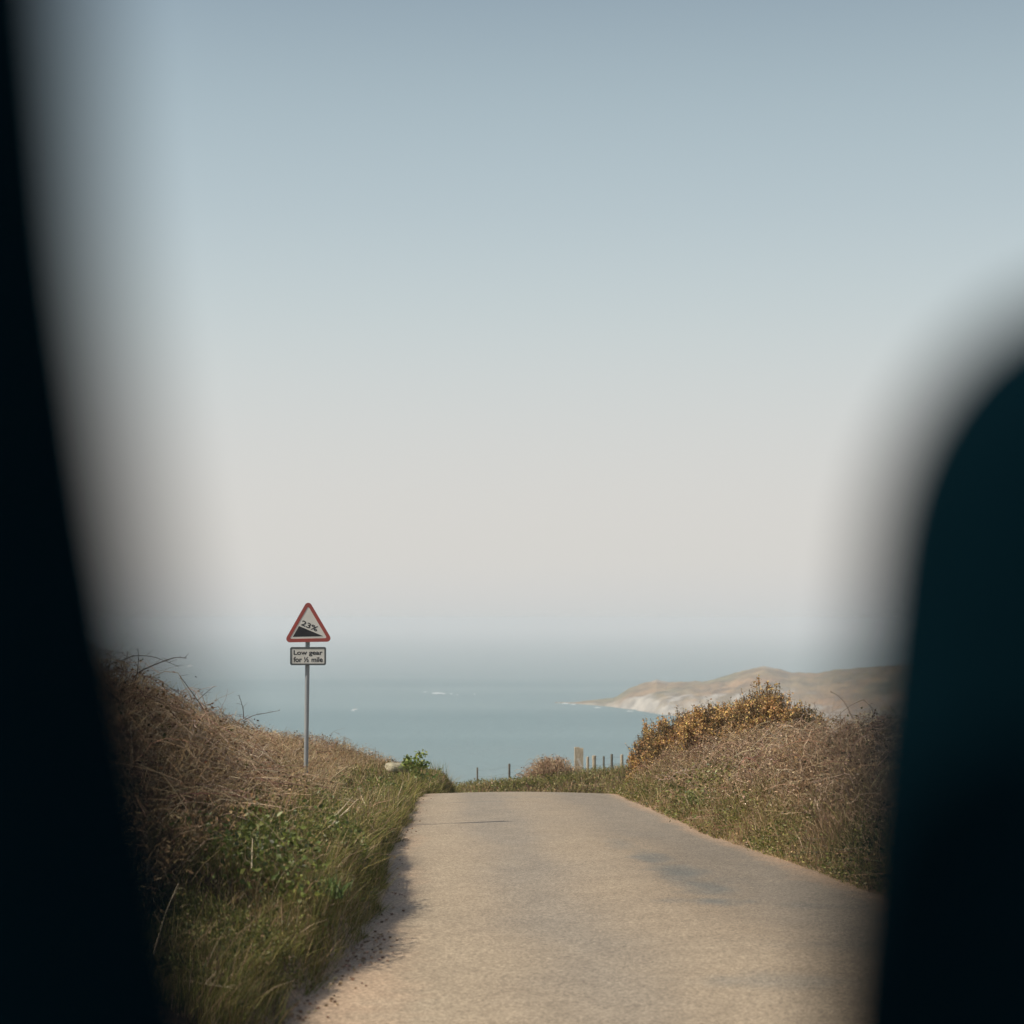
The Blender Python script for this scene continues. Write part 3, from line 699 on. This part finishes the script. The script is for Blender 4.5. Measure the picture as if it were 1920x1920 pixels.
# ------------------------------------------------------------------ gorse bushes
M_gorse = veg_mat("gorse_spines", .8, .1, .2)
def gorse(label, px, Yc, top, rx, ry, rz_, n, flo):
    c = P(px, top, Yc); c[2] -= rz_ * 1.02
    loc = (c[0], c[1], float(G(c[0], c[1])))
    r = empty("gorse_bush", loc, label, "gorse bush", "gorse bushes on the crest of the right bank")
    d = rng.normal(size=(n, 3)); d[:, 2] = np.abs(d[:, 2]) * 1.1 - .25; d /= np.linalg.norm(d, axis=1, keepdims=True)
    lob = 1 + .75 * (fbm(np.arctan2(d[:, 1], d[:, 0]) * 2.6 + 9, d[:, 2] * 3.4 + px, 5, 3) - .55) + rng.normal(size=n) * .09
    tip = c + d * np.array([rx, ry, rz_]) * lob[:, None]
    root = c + d * np.array([rx, ry, rz_]) * .2 + np.array([0, 0, -rz_ * .5])
    K = 8; t_ = np.linspace(0, 1, K)[None, :, None]
    bow = np.array([0, 0, 1.]) * ((t_ ** 2) * .14 - .08 * t_)
    pts = root[:, None] * (1 - t_) + tip[:, None] * t_ + bow + np.cumsum(rng.normal(size=(n, K, 3)) * .012, 1)
    sb = MB(); tubes(sb, pts, .006 * R(n, .7, 1.3), hue(n, [(.12, .085, .055), (.18, .12, .08)], [1, 1]))
    sb.build("stems", M_twig, r, origin=loc)
    fb = MB(); lb2 = MB()
    per = 46
    i = np.repeat(np.arange(n), per); m = len(i)
    tt = R(m, .55, 1.0); kk = tt * (K - 1); k0 = np.minimum(kk.astype(int), K - 2); fr = (kk - k0)[:, None]
    pos = pts[i, k0] * (1 - fr) + pts[i, k0 + 1] * fr
    pos = pos + rng.normal(size=(m, 3)) * .022
    leaves(lb2, pos, R(m, .015, .04), hue(m, [(.13, .11, .045), (.21, .15, .075), (.30, .20, .11), (.08, .08, .035)], [3, 3, 3, 2]), asp=.34, up=.5)
    lb2.build("spiny_foliage", M_gorse, r, origin=loc)
    per = int(flo); i = np.repeat(np.arange(n), per); m = len(i)
    tt = R(m, .78, 1.02).clip(0, 1); kk = tt * (K - 1); k0 = np.minimum(kk.astype(int), K - 2); fr = (kk - k0)[:, None]
    pos = pts[i, k0] * (1 - fr) + pts[i, k0 + 1] * fr + rng.normal(size=(m, 3)) * .018
    keep = R(m) < np.clip((fbm(pos[:, 0] * 5, pos[:, 2] * 5 + pos[:, 1], 15) - .40) * 5, .10, .95)
    pos = pos[keep]; m = len(pos)
    leaves(fb, pos, R(m, .022, .042), hue(m, [(.68, .42, .17), (.56, .35, .17), (.82, .60, .22), (.42, .27, .15)], [4, 4, 3, 3]), asp=.85)
    fb.build("flowers", M_flower, r, origin=loc)
gorse("tallest gorse bush, thick with orange flowers, at the peak of the right bank", 1432, 28.4, 1298, .52, .6, .66, 800, 34)
gorse("wide gorse bush with orange-brown flowers left of the tallest one", 1352, 29.6, 1326, .62, .6, .56, 850, 34)
gorse("orange gorse bush between the wide one and the hedge's left end", 1275, 31.2, 1348, .50, .5, .60, 750, 34)
gorse("yellow-flowered gorse bush at the left end of the hedge, spilling toward the fence posts", 1220, 32.8, 1376, .36, .5, .76, 650, 36)
gorse("small dark gorse bush on the right side of the tallest one", 1502, 27.5, 1332, .33, .4, .50, 450, 20)

# ------------------------------------------------------------------ small plants
def flower_clump(label, px, py, Yc, heads, col=(.80, .72, .16)):
    c = P(px, py, Yc); gz = float(G(c[0], Yc)); loc = (c[0], Yc, gz)
    r = empty("wildflower_clump", loc, label, "wildflowers", "wildflowers on the banks")
    lb3 = MB(); n = 90
    p = np.array([c[0], Yc, gz]) + rng.normal(size=(n, 3)) * np.array([.07, .07, .0])
    blades(lb3, p, R(n, .10, max(.16, c[2] - gz)), R(n, .008, .014), np.concatenate([rng.normal(size=(n, 2)) * .5, np.zeros((n, 1))], 1), hue(n, [(.09, .15, .04), (.14, .2, .06)], [1, 1]))
    lb3.build("leaves", M_grass, r, origin=loc)
    for hx, hy, sz in heads:
        q = P(hx, hy, Yc - .06)
        hb = MB()
        tubes(hb, np.array([[[c[0], Yc, gz], [(c[0] + q[0]) / 2, Yc - .03, (gz + q[2]) / 2 + .02], q]]), np.array([.002]), np.array([(.12, .17, .05)]), 3)
        for k in range(7):
            an = k * 2 * math.pi / 7
            u = np.array([math.cos(an), -.35, math.sin(an)]); s = np.array([-math.sin(an), 0, math.cos(an)])
            V = np.array([q, q + u * sz * .6 + s * sz * .28, q + u * sz, q + u * sz * .6 - s * sz * .28])
            hb.add(V, [(0, 1, 2, 3)], col)
        hb.build("flower", M_flower, r, origin=loc)
flower_clump("pale yellow flowers at the foot of the right bank, upper left of two clusters", 1305, 1512, 25.2, [(1309, 1506, .05), (1301, 1517, .045), (1314, 1509, .035)])
flower_clump("three pale yellow flowers at the foot of the right bank, nearest the tarmac", 1324, 1530, 24.4, [(1332, 1524, .05), (1324, 1533, .045), (1317, 1549, .03), (1336, 1527, .03)])
flower_clump("single pinkish white bloom in the green patch left of the yellow flowers", 1276, 1490, 27.2, [(1276, 1488, .04)], (.66, .55, .45))
flower_clump("single small yellow flower far right of the yellow cluster", 1416, 1545, 22, [(1416, 1544, .025)])
flower_clump("single tiny yellow flower among the broad leaves on the left bank", 500, 1594, 12.8, [(499, 1593, .016)])
flower_clump("single tiny yellow flower low in the shaded grass of the left bank", 608, 1696, 12.0, [(609, 1694, .014)])

# bright leafy plant and stone near the brow
c = P(782, 1445, 33.2); loc = gpt(c[0], 33.2)
r = empty("leafy_plant", loc, "bright green leafy plant standing against the sea beside the pale stone", "plant")
sb = MB(); lb4 = MB()
for (tx, ty) in [(766, 1424), (790, 1415), (778, 1430), (796, 1436), (770, 1440), (786, 1432), (760, 1432)]:
    q = P(tx, ty, 33.2 + random.uniform(-.1, .1))
    st_ = np.array(loc) + np.array([random.uniform(-.05, .05), 0, -.02])
    md = (st_ + q) / 2 + np.array([random.uniform(-.04, .04), 0, .03])
    tubes(sb, np.array([[st_, md, q]]), np.array([.006]), np.array([(.12, .17, .05)]), 4)
    n = 42; p = q + rng.normal(size=(n, 3)) * np.array([.045, .045, .035])
    leaves(lb4, p, R(n, .045, .08), hue(n, [(.26, .32, .08), (.34, .40, .12), (.15, .20, .05)], [2, 2, 1]), asp=.7)
n = 130; p = np.array(loc) + np.array([0, 0, .15]) + rng.normal(size=(n, 3)) * np.array([.14, .1, .07])
leaves(lb4, p, R(n, .05, .09), hue(n, [(.13, .2, .045), (.10, .16, .035)], [2, 1]), asp=.7)
sb.build("stems", M_grass, r, origin=loc); lb4.build("leaves", M_leaf, r, origin=loc)

def rock(label, px, py, Yc, sx, sy, sz):
    c = P(px, py, Yc)
    nlat, nlon = 14, 22
    V = []
    for i in range(nlat + 1):
        th = math.pi * i / nlat
        for j in range(nlon):
            ph = 2 * math.pi * j / nlon
            d = np.array([math.sin(th) * math.cos(ph), math.sin(th) * math.sin(ph), math.cos(th)])
            d = np.sign(d) * np.abs(d) ** .62
            k = 1 + .28 * (float(fbm(d[0] * 1.8 + 5, d[2] * 1.8 + d[1] * 2, 201)) - .5)
            V.append(d * k * np.array([sx, sy, sz]))
    Fq = [(i * nlon + j, (i + 1) * nlon + j, (i + 1) * nlon + (j + 1) % nlon, i * nlon + (j + 1) % nlon) for i in range(nlat) for j in range(nlon)]
    mb = MB(); mb.add(V, Fq)
    o = mb.build("boulder", noisy_mat("lichened_stone", (.48, .44, .30), (.30, .27, .20), 9, .95, .1, bump=.5), smooth=False)
    o.location = c; o.rotation_euler = (.1, .12, .5)
    return tag(o, label, "rock")
rock("pale yellowish stone half sunk in the top of the left bank near the brow", 744, 1440, 33.5, .20, .14, .085)

# crumbs of soil and grit on the verge
mb = MB(); n = 420
y = np.concatenate([R(300, 8.6, 13), R(120, 13, 30)]); x = xl(y) + rng.normal(size=n) * .09 + .04
z = zr(y) + .02
s_ = R(n, .003, .009)
for k in range(n):
    v, f = box_vf((0, 0, 0), (s_[k], s_[k] * .8, s_[k] * .6))
    v = v * (1 + rng.normal(size=v.shape) * .2)
    mb.add(v + np.array([x[k], y[k], z[k]]), f, hue(1, [(.30, .20, .13), (.22, .145, .095), (.45, .33, .22)], [3, 2, 3])[0])
tag(mb.build("grit", M_dead, smooth=False), "crumbs of dark soil and grit along the left verge of the lane", "grit", kind='stuff')

# ------------------------------------------------------------------ fences on the far bank
M_post = noisy_mat("weathered_post_wood", (.56, .49, .36), (.36, .30, .22), 14, .9, .15, bump=.5, stretch=(4, 4, .6))
M_dark = noisy_mat("dark_post_wood", (.21, .19, .15), (.13, .12, .10), 14, .9, .15, bump=.4, stretch=(4, 4, .6))
M_wire = noisy_mat("galvanised_wire", (.30, .30, .29), (.2, .19, .18), 30, .6, .4, .4, bump=0)
def post_mesh(mb, x, y, ztop, zbot, w_, lean=(0, 0), sides=8, colr=(1, 1, 1)):
    K = 7; t_ = np.linspace(0, 1, K)
    pts = np.stack([x + lean[0] * t_, y + lean[1] * t_, zbot + (ztop - zbot) * t_], 1)
    rad = np.full((1, K), w_ / 2) * (1 + .06 * rng.normal(size=(1, K)))
    tubes(mb, pts[None], rad, np.array([colr]), sides)
    an = np.arange(sides) * 2 * np.pi / sides      # sawn top, slightly domed
    ring = np.stack([x + lean[0] + np.cos(an) * w_ / 2 * .97, y + lean[1] + np.sin(an) * w_ / 2 * .97, np.full(sides, ztop)], 1)
    ctr = np.array([[x + lean[0], y + lean[1], ztop + w_ * .12]])
    mb.add(np.concatenate([ring, ctr]), [(i, (i + 1) % sides, sides) for i in range(sides)], colr)
def post(parent, px, ptop, Yc, wpx, mat, loc, label=None, lean=0.):
    c = P(px, ptop, Yc); wd = wpx * Yc / F
    mb = MB(); post_mesh(mb, c[0] - lean, Yc, c[2], float(G(c[0], Yc)) - .25, wd, (lean, 0))
    o = mb.build("post", mat, parent, origin=loc, smooth=True)
    if label: o['label'] = label
    return c
def wire(parent, pts, loc, r=.003):
    q = []
    for a_, b_ in zip(pts[:-1], pts[1:]):
        for t_ in np.linspace(0, 1, 6)[:-1]:
            p = np.array(a_) * (1 - t_) + np.array(b_) * t_; p = p.copy(); p[2] -= .03 * math.sin(math.pi * t_); q.append(p)
    q.append(np.array(pts[-1]))
    mb = MB(); tubes(mb, np.array([q]), np.full((1, len(q)), r), np.array([(1, 1, 1)]), 4)
    mb.build("wire", M_wire, parent, origin=loc)
loc = gpt(-1.2, 48)
fn = empty("wire_fence", loc, "thin dark stakes and wire on the far bank, left of the gatepost", "fence")
cs = [post(fn, 895, 1439, 47.6, 3.4, M_dark, loc), post(fn, 955, 1432, 47.8, 3.8, M_dark, loc), post(fn, 1021, 1424, 48, 3.4, M_dark, loc)]
for dz in (.06, .22): wire(fn, [c - np.array([0, .03, dz]) for c in cs], loc, .0016)
loc = gpt(2.2, 49)
fn = empty("wire_fence", loc, "pale and dark thin fence posts in a row between the thick gatepost and the gorse", "fence")
cs = [post(fn, 1102, 1419, 48.4, 5, M_post, loc), post(fn, 1114, 1417, 48.4, 7.5, M_post, loc), post(fn, 1132, 1418, 48.6, 3.6, M_dark, loc, "dark thin post"),
      post(fn, 1147, 1414, 48.8, 4.6, M_dark, loc, "dark post"), post(fn, 1166, 1415, 49, 5.5, M_post, loc)]
for dz in (.05, .2): wire(fn, [c - np.array([0, .04, dz]) for c in cs], loc, .0018)
c = P(1086, 1401, 47.4); loc = (c[0], 47.4, float(G(c[0], 47.4)))
gp = empty("gatepost", loc, "thick weathered wooden gatepost standing tallest on the far bank", "post")
mb = MB()
for (dx, dz, w_) in ((-.055, 0, .115), (.052, -.02, .10)):      # split post: two baulks side by side
    v, f = box_vf((c[0] + dx, 47.4, (c[2] + dz + loc[2] - .3) / 2), (w_ / 2, .075, (c[2] + dz - loc[2] + .3) / 2))
    v = v + rng.normal(size=v.shape) * .004
    mb.add(v, f)
mb.build("post", M_post, gp, origin=loc, smooth=False)
mb = MB(); A = P(1086, 1428, 47.2); B = P(1097, 1452, 47.2)
dv = (B - A); ln = np.linalg.norm(dv); ang = math.atan2(dv[0], -dv[2])
rot = [[math.cos(ang), 0, math.sin(ang)], [0, 1, 0], [-math.sin(ang), 0, math.cos(ang)]]
rot = np.array([[math.cos(-ang), 0, math.sin(-ang)], [0, 1, 0], [-math.sin(-ang), 0, math.cos(-ang)]])
v, f = box_vf((A + B) / 2, (.028, .02, ln / 2 + .08), rot); mb.add(v, f)
mb.build("brace", noisy_mat("pale_board", (.62, .58, .50), (.46, .42, .35), 12, .85, .2, bump=.2), gp, origin=loc, smooth=False)

# ------------------------------------------------------------------ road sign
SY = 29.0
for Yh in np.arange(18, 29, .05):
    p_ = P(573, 1447, Yh)
    if p_[2] < float(G(p_[0], Yh)) + float(vegL(xl(Yh) - p_[0], Yh)) * .55: SY = float(Yh); break
print("sign distance", SY)
sc = SY / F; KS = SY / 29.0
base = P(573, 1455, SY); gzs = float(G(base[0], SY))
sgn = empty("road_sign", (base[0], SY, gzs), "red-bordered triangular steep hill warning sign with a small plate on a grey pole", "road sign")
O = np.array([base[0], SY, gzs])
M_red = noisy_mat("sign_red", (.36, .07, .055), (.29, .075, .065), 7, .45, .4, bump=0)
M_white = noisy_mat("sign_white", (.68, .67, .62), (.58, .57, .51), 5, .5, .35, bump=0)
M_black = noisy_mat("sign_black", (.018, .020, .024), (.03, .03, .033), 9, .5, .35, bump=0)
M_bord = noisy_mat("sign_border_grey", (.07, .08, .085), (.10, .11, .11), 9, .5, .35, bump=0)
M_galv = noisy_mat("galvanised_steel", (.36, .38, .38), (.26, .28, .29), 6, .55, .5, .25, bump=.05, stretch=(1, 1, .3))
def spx(px, py): c = P(px, py, SY); return np.array([c[0], c[2]])
def rounded(corners, rad, k=7):
    out_ = []; n = len(corners)
    for i in range(n):
        p = np.array(corners[i], float); a_ = np.array(corners[i - 1], float) - p; b_ = np.array(corners[(i + 1) % n], float) - p
        la, lb_ = np.linalg.norm(a_), np.linalg.norm(b_); a_ /= la; b_ /= lb_
        th = math.acos(np.clip(a_ @ b_, -1, 1)); dd = rad / math.tan(th / 2)
        bis = (a_ + b_); bis /= np.linalg.norm(bis); cc = p + bis * rad / math.sin(th / 2)
        s0 = p + a_ * dd - cc; s1 = p + b_ * dd - cc
        a0 = math.atan2(s0[1], s0[0]); a1 = math.atan2(s1[1], s1[0]); da = (a1 - a0 + math.pi) % (2 * math.pi) - math.pi
        for j in range(k): an = a0 + da * j / (k - 1); out_.append(cc + rad * np.array([math.cos(an), math.sin(an)]))
    return np.array(out_)
def slab(mb, poly, y0, y1):
    n = len(poly); V = [[p[0], y0, p[1]] for p in poly] + [[p[0], y1, p[1]] for p in poly]
    mb.add(V, [list(range(n))]); mb.f[-1] = np.array([list(range(n))]) + (mb.n - 2 * n)
    mb.f.append(np.array([[n + i for i in range(n)][::-1]]) + (mb.n - 2 * n))
    mb.f.append(np.array([(i, (i + 1) % n, n + (i + 1) % n, n + i) for i in range(n)]) + (mb.n - 2 * n))
def ring(mb, po, pi, y0, y1):
    n = len(po); V = [[p[0], y0, p[1]] for p in po] + [[p[0], y0, p[1]] for p in pi] + [[p[0], y1, p[1]] for p in po] + [[p[0], y1, p[1]] for p in pi]
    Q = []
    for i in range(n):
        j = (i + 1) % n
        Q += [(i, j, n + j, n + i), (2 * n + i, 2 * n + j, j, i), (n + i, n + j, 3 * n + j, 3 * n + i), (2 * n + i, 3 * n + i, 3 * n + j, 2 * n + j)]
    mb.add(V, Q)
def letters(body, width, centre, y, rot, mat, parent, name="lettering", hmax=None, bold=.0, xs=1.0):
    cu = bpy.data.curves.new(name, 'FONT'); cu.body = body; cu.size = 1; cu.extrude = .008; cu.offset = bold
    to = bpy.data.objects.new(name, cu); COL.objects.link(to)
    bpy.context.view_layer.update()
    dg = bpy.context.evaluated_depsgraph_get()
    me = bpy.data.meshes.new_from_object(to.evaluated_get(dg)); me.name = name
    bpy.data.objects.remove(to)
    co_ = np.array([v.co[:] for v in me.vertices])
    lo, hi = co_.min(0), co_.max(0); s_ = width / (hi[0] - lo[0])
    sy_ = (hmax / (hi[1] - lo[1])) if hmax else s_
    x = (co_[:, 0] - (lo[0] + hi[0]) / 2) * s_; z = (co_[:, 1] - (lo[1] + hi[1]) / 2) * sy_
    cr_, sr_ = math.cos(rot), math.sin(rot)
    V = np.stack([centre[0] + x * cr_ - z * sr_, y - (co_[:, 2] - lo[2]) / (hi[2] - lo[2]) * .0015, centre[1] + x * sr_ + z * cr_], 1) - O
    me.vertices.foreach_set("co", V.astype(np.float32).ravel()); me.update()
    me.materials.clear(); me.materials.append(mat)
    o = bpy.data.objects.new(name, me); COL.objects.link(o); o.parent = parent
    return o
outer = rounded([spx(578.8, 1123.5), spx(625.5, 1203), spx(533, 1204.5)], .055 * KS)
inner = rounded([spx(579.0, 1136.5), spx(614.2, 1196.4), spx(544, 1197.6)], .016 * KS)
yf = SY - .060
mb = MB(); slab(mb, outer, yf + .004, yf)
pl = mb.build("warning_plate", M_white, sgn, origin=O, smooth=False)
mb = MB(); ring(mb, outer + (outer.mean(0) - outer) * -.001, inner, yf + .0035, yf - .003)
mb.build("red_border", M_red, pl, origin=O, smooth=False)
wedge = np.array([spx(561.6, 1173.6), spx(606.5, 1192.6), spx(550.2, 1193.9)])
mb = MB(); slab(mb, wedge, yf - .0002, yf - .002)
mb.build("slope_symbol", M_black, pl, origin=O, smooth=False)
letters("23%", .262 * KS, spx(581.5, 1173.5), yf - .0005, math.radians(-23), M_black, pl, hmax=.080 * KS, bold=.016)
# rails behind the plate
for pz in (1160, 1193):
    mb = MB(); c = P(578, pz, SY - .045); v, f = box_vf((c[0], SY - .048, c[2]), ((.12 if pz > 1180 else .06) * KS, .006, .012)); mb.add(v, f)
    mb.build("mounting_rail", M_galv, sgn, origin=O, smooth=False)
po = rounded([spx(545, 1213), spx(612.3, 1213), spx(612.3, 1247), spx(545, 1247)], .028 * KS)
pi_ = rounded([spx(548.2, 1216.2), spx(609.1, 1216.2), spx(609.1, 1243.8), spx(548.2, 1243.8)], .014 * KS)
mb = MB(); slab(mb, po, yf + .004, yf)
sp_ = mb.build("supplementary_plate", M_white, sgn, origin=O, smooth=False)
mb = MB(); ring(mb, po, pi_, yf + .0035, yf - .003)
mb.build("border", M_bord, sp_, origin=O, smooth=False)
letters("Low gear", .436 * KS, spx(578.6, 1224.6), yf - .0005, 0, M_black, sp_, hmax=.090 * KS, bold=.018)
letters("for ½ mile", .440 * KS, spx(578.6, 1236.4), yf - .0005, 0, M_black, sp_, hmax=.080 * KS, bold=.016)
for pz in (1219, 1241):
    mb = MB(); c = P(578, pz, SY - .045); v, f = box_vf((c[0], SY - .048, c[2]), (.09 * KS, .006, .012)); mb.add(v, f)
    mb.build("mounting_rail", M_galv, sgn, origin=O, smooth=False)
tp = P(577.6, 1150, SY); K = 9; t_ = np.linspace(0, 1, K)[:, None]
bt = np.array([base[0], SY, gzs - .3]); tp = np.array([tp[0], SY, tp[2]])
mb = MB(); tubes(mb, (bt * (1 - t_) + tp * t_)[None], np.full((1, K), .034 * KS), np.array([(1, 1, 1)]), 20)
mb.build("pole", M_galv, sgn, origin=O)
for pz in (1160, 1193, 1219, 1241):
    mb = MB(); c = P(577, pz, SY); fr = (tp[2] - c[2]) / (tp[2] - bt[2]); cx1 = tp[0] * (1 - fr) + bt[0] * fr
    tubes(mb, np.array([[[cx1, SY, c[2] - .014], [cx1, SY, c[2] + .014]]]), np.full((1, 2), .038 * KS), np.array([(1, 1, 1)]), 20)
    mb.build("clamp", M_galv, sgn, origin=O)

# ------------------------------------------------------------------ boats and foam on the sea
M_hull = noisy_mat("white_gelcoat", (.85, .85, .83), (.78, .78, .76), 2, .35, .5, bump=0)
M_glass = noisy_mat("boat_window", (.03, .04, .05), (.04, .05, .06), 2, .2, .5, bump=0)
def boat(label, px, py, Ln, rotz):
    Y0 = CAM_Z / ((py - 1160) / F); x0 = (px - 960) / F * Y0
    r = empty("motor_boat", (x0, Y0, 0), label, "boat", "boats on the sea"); r.rotation_euler = (0, 0, rotz)
    K = 12; V = []; 
    for i in range(K):
        t_ = i / (K - 1); w_ = Ln * .17 * (1 - max(0, t_ - .45) ** 2 * 3.2); w_ = max(w_, .04); sh = Ln * (.16 + .08 * t_ ** 2)
        xx = -Ln / 2 + Ln * t_
        V += [[xx, -w_, sh], [xx, -w_ * .75, -.2], [xx, 0, -.45], [xx, w_ * .75, -.2], [xx, w_, sh]]
    Q = [(i * 5 + j, (i + 1) * 5 + j, (i + 1) * 5 + j + 1, i * 5 + j + 1) for i in range(K - 1) for j in range(4)]
    Q += [(i * 5 + 4, (i + 1) * 5 + 4, (i + 1) * 5, i * 5) for i in range(K - 1)] + [(0, 1, 2, 3)]
    mb = MB(); mb.add(V, Q); mb.build("hull", M_hull, r)
    mb = MB(); v, f = box_vf((0, 0, Ln * .26), (Ln * .17, Ln * .11, Ln * .10)); v[v[:, 2] > Ln * .3, 0] *= .75; mb.add(v, f)
    cb = mb.build("cabin", M_hull, r, smooth=False)
    mb = MB(); v, f = box_vf((0, 0, Ln * .28), (Ln * .150, Ln * .113, Ln * .035)); mb.add(v, f); mb.build("window", M_glass, cb, smooth=False)
boat("small white boat on the open sea just right of the sign pole", 667, 1330, 4.6, .1)
boat("faint white boat far out above the left brambles", 357, 1249, 9, 0)
M_foam = noisy_mat("sea_foam", (.9, .92, .92), (.6, .68, .68), 1.2, .9, .1, bump=0)
mb = MB()
def foam(px, py, wpx, hpx):
    Y0 = CAM_Z / ((py - 1160) / F); x0 = (px - 960) / F * Y0
    rx = wpx / 2 * Y0 / F; ry = hpx / 2 * Y0 * Y0 / (CAM_Z * F)
    k = 18; an = np.arange(k) * 2 * np.pi / k; rr = .65 + .7 * R(k)
    V = np.stack([x0 + np.cos(an) * rx * rr, Y0 + np.sin(an) * ry * rr, np.full(k, .12)], 1)
    V = np.concatenate([V, [[x0, Y0, .35]]]); mb.add(V, [(i, (i + 1) % k, k) for i in range(k)])
for a_ in [(798, 1297, 7, 1.2), (820, 1299, 16, 2.2), (832, 1300, 8, 1.2), (846, 1300, 5, 1.2), (858, 1302, 3, 1), (1060, 1318, 13, 2.2), (1075, 1320, 10, 1.4), (663, 1331.5, 9, 1.2), (398, 1287, 9, 1.8), (890, 1301, 4, .8),
           (1048, 1317, 6, 1.2), (1120, 1326, 14, 1.2), (1180, 1333, 12, 1.2), (352, 1251, 8, 1)]:
    foam(*a_)
tag(mb.build("sea_foam", M_foam, smooth=False), "white streaks of foam over the offshore reef and round the point", "foam", kind='stuff')

# ------------------------------------------------------------------ the two near seat backs that the view passes between
M_seat = noisy_mat("blue_black_cloth", (.0010, .0085, .0135), (.0008, .0070, .0110), 90, 1.0, .02, bump=.2, bscale=900)
M_base = noisy_mat("seat_base_plastic", (.012, .013, .014), (.009, .009, .01), 20, .8, .1, bump=.1)
def seat(label, side, u, rows_, width, depth, ztop_pad):
    """rows_: (py, px of the inner edge); the section is a rounded slab reaching outward from that edge"""
    py = np.array([q[0] for q in rows_], float); px = np.array([q[1] for q in rows_], float)
    yy = np.linspace(py[0], py[-1], 70)
    ex = np.interp(yy, py, px)
    for _ in range(3): ex[1:-1] = (ex[:-2] + 2 * ex[1:-1] + ex[2:]) / 4
    k = 28; V = []
    ctr = []
    for a_, b_ in zip(yy, ex):
        c = P(b_, a_, u)
        outx = side * (abs(P(0, 960, u)[0]) + width)
        hw = abs(outx - c[0]) / 2; cx_ = (outx + c[0]) / 2
        ctr.append((cx_, hw, c[2]))
    zt, zb = ctr[0][2], ctr[-1][2]
    for cx_, hw, z in ctr:
        f_ = min(1, max(.02, (zt - z) / .03)) ** .5
        for j in range(k):
            an = 2 * math.pi * j / k
            ca, sa = math.cos(an), math.sin(an)
            V.append([cx_ + hw * np.sign(ca) * abs(ca) ** .7, u + depth * f_ * np.sign(sa) * abs(sa) ** .7, z])
    # straight on down to the cushion
    for z in np.linspace(zb - .02, CAM_Z - 1.0, 10):
        cx_, hw, _ = ctr[-1]
        for j in range(k):
            an = 2 * math.pi * j / k; ca, sa = math.cos(an), math.sin(an)
            V.append([cx_ + hw * np.sign(ca) * abs(ca) ** .7, u + depth * np.sign(sa) * abs(sa) ** .7, z])
    nr_ = len(V) // k
    Q = [(i * k + j, i * k + (j + 1) % k, (i + 1) * k + (j + 1) % k, (i + 1) * k + j) for i in range(nr_ - 1) for j in range(k)]
    loc = (ctr[-1][0], u, 80.0)
    r = empty("car_seat", loc, label, "car seat", "dark seat backs on either side of the view")
    mb = MB(); mb.add(V, Q); mb.add([V[j] for j in range(k)], [list(range(k))]); mb.add([V[(nr_ - 1) * k + j] for j in range(k)], [list(range(k))])
    mb.build("backrest", M_seat, r, origin=loc)
    cx_, hw, _ = ctr[-1]
    def pad(name, c, h, mat):
        V = []; nl, no = 12, 24
        for i in range(nl + 1):
            th = math.pi * i / nl
            for j in range(no):
                ph = 2 * math.pi * j / no
                d = [math.sin(th) * math.cos(ph), math.sin(th) * math.sin(ph), math.cos(th)]
                V.append([c[m_] + h[m_] * math.copysign(abs(d[m_]) ** .45, d[m_]) for m_ in range(3)])
        Q = [(i * no + j, (i + 1) * no + j, (i + 1) * no + (j + 1) % no, i * no + (j + 1) % no) for i in range(nl) for j in range(no)]
        mb = MB(); mb.add(V, Q); mb.build(name, mat, r, origin=loc)
    pad("cushion", (cx_, u + .27, CAM_Z - .98), (hw, .29, .09), M_seat)
    pad("seat_base", (cx_, u + .2, CAM_Z - 1.34), (hw * .8, .22, .29), M_base)
seat("black blurred seat back slanting down the whole left edge, nearest the lens", -1, .206,
     [(-1500, 20), (-900, 70), (0, 166), (480, 210), (960, 282), (1200, 324), (1440, 368), (1680, 418), (1920, 462), (2300, 530), (3200, 600)], .34, .035, 0)
seat("black blurred seat back with a rounded shoulder at the right edge", 1, .295,
     [(430, 2700), (445, 2400), (475, 2150), (540, 1935), (600, 1850), (660, 1787), (735, 1726), (860, 1662), (1000, 1626), (1260, 1598), (1440, 1578), (1680, 1558), (1920, 1535), (2300, 1515), (3200, 1500)], .34, .04, 0)
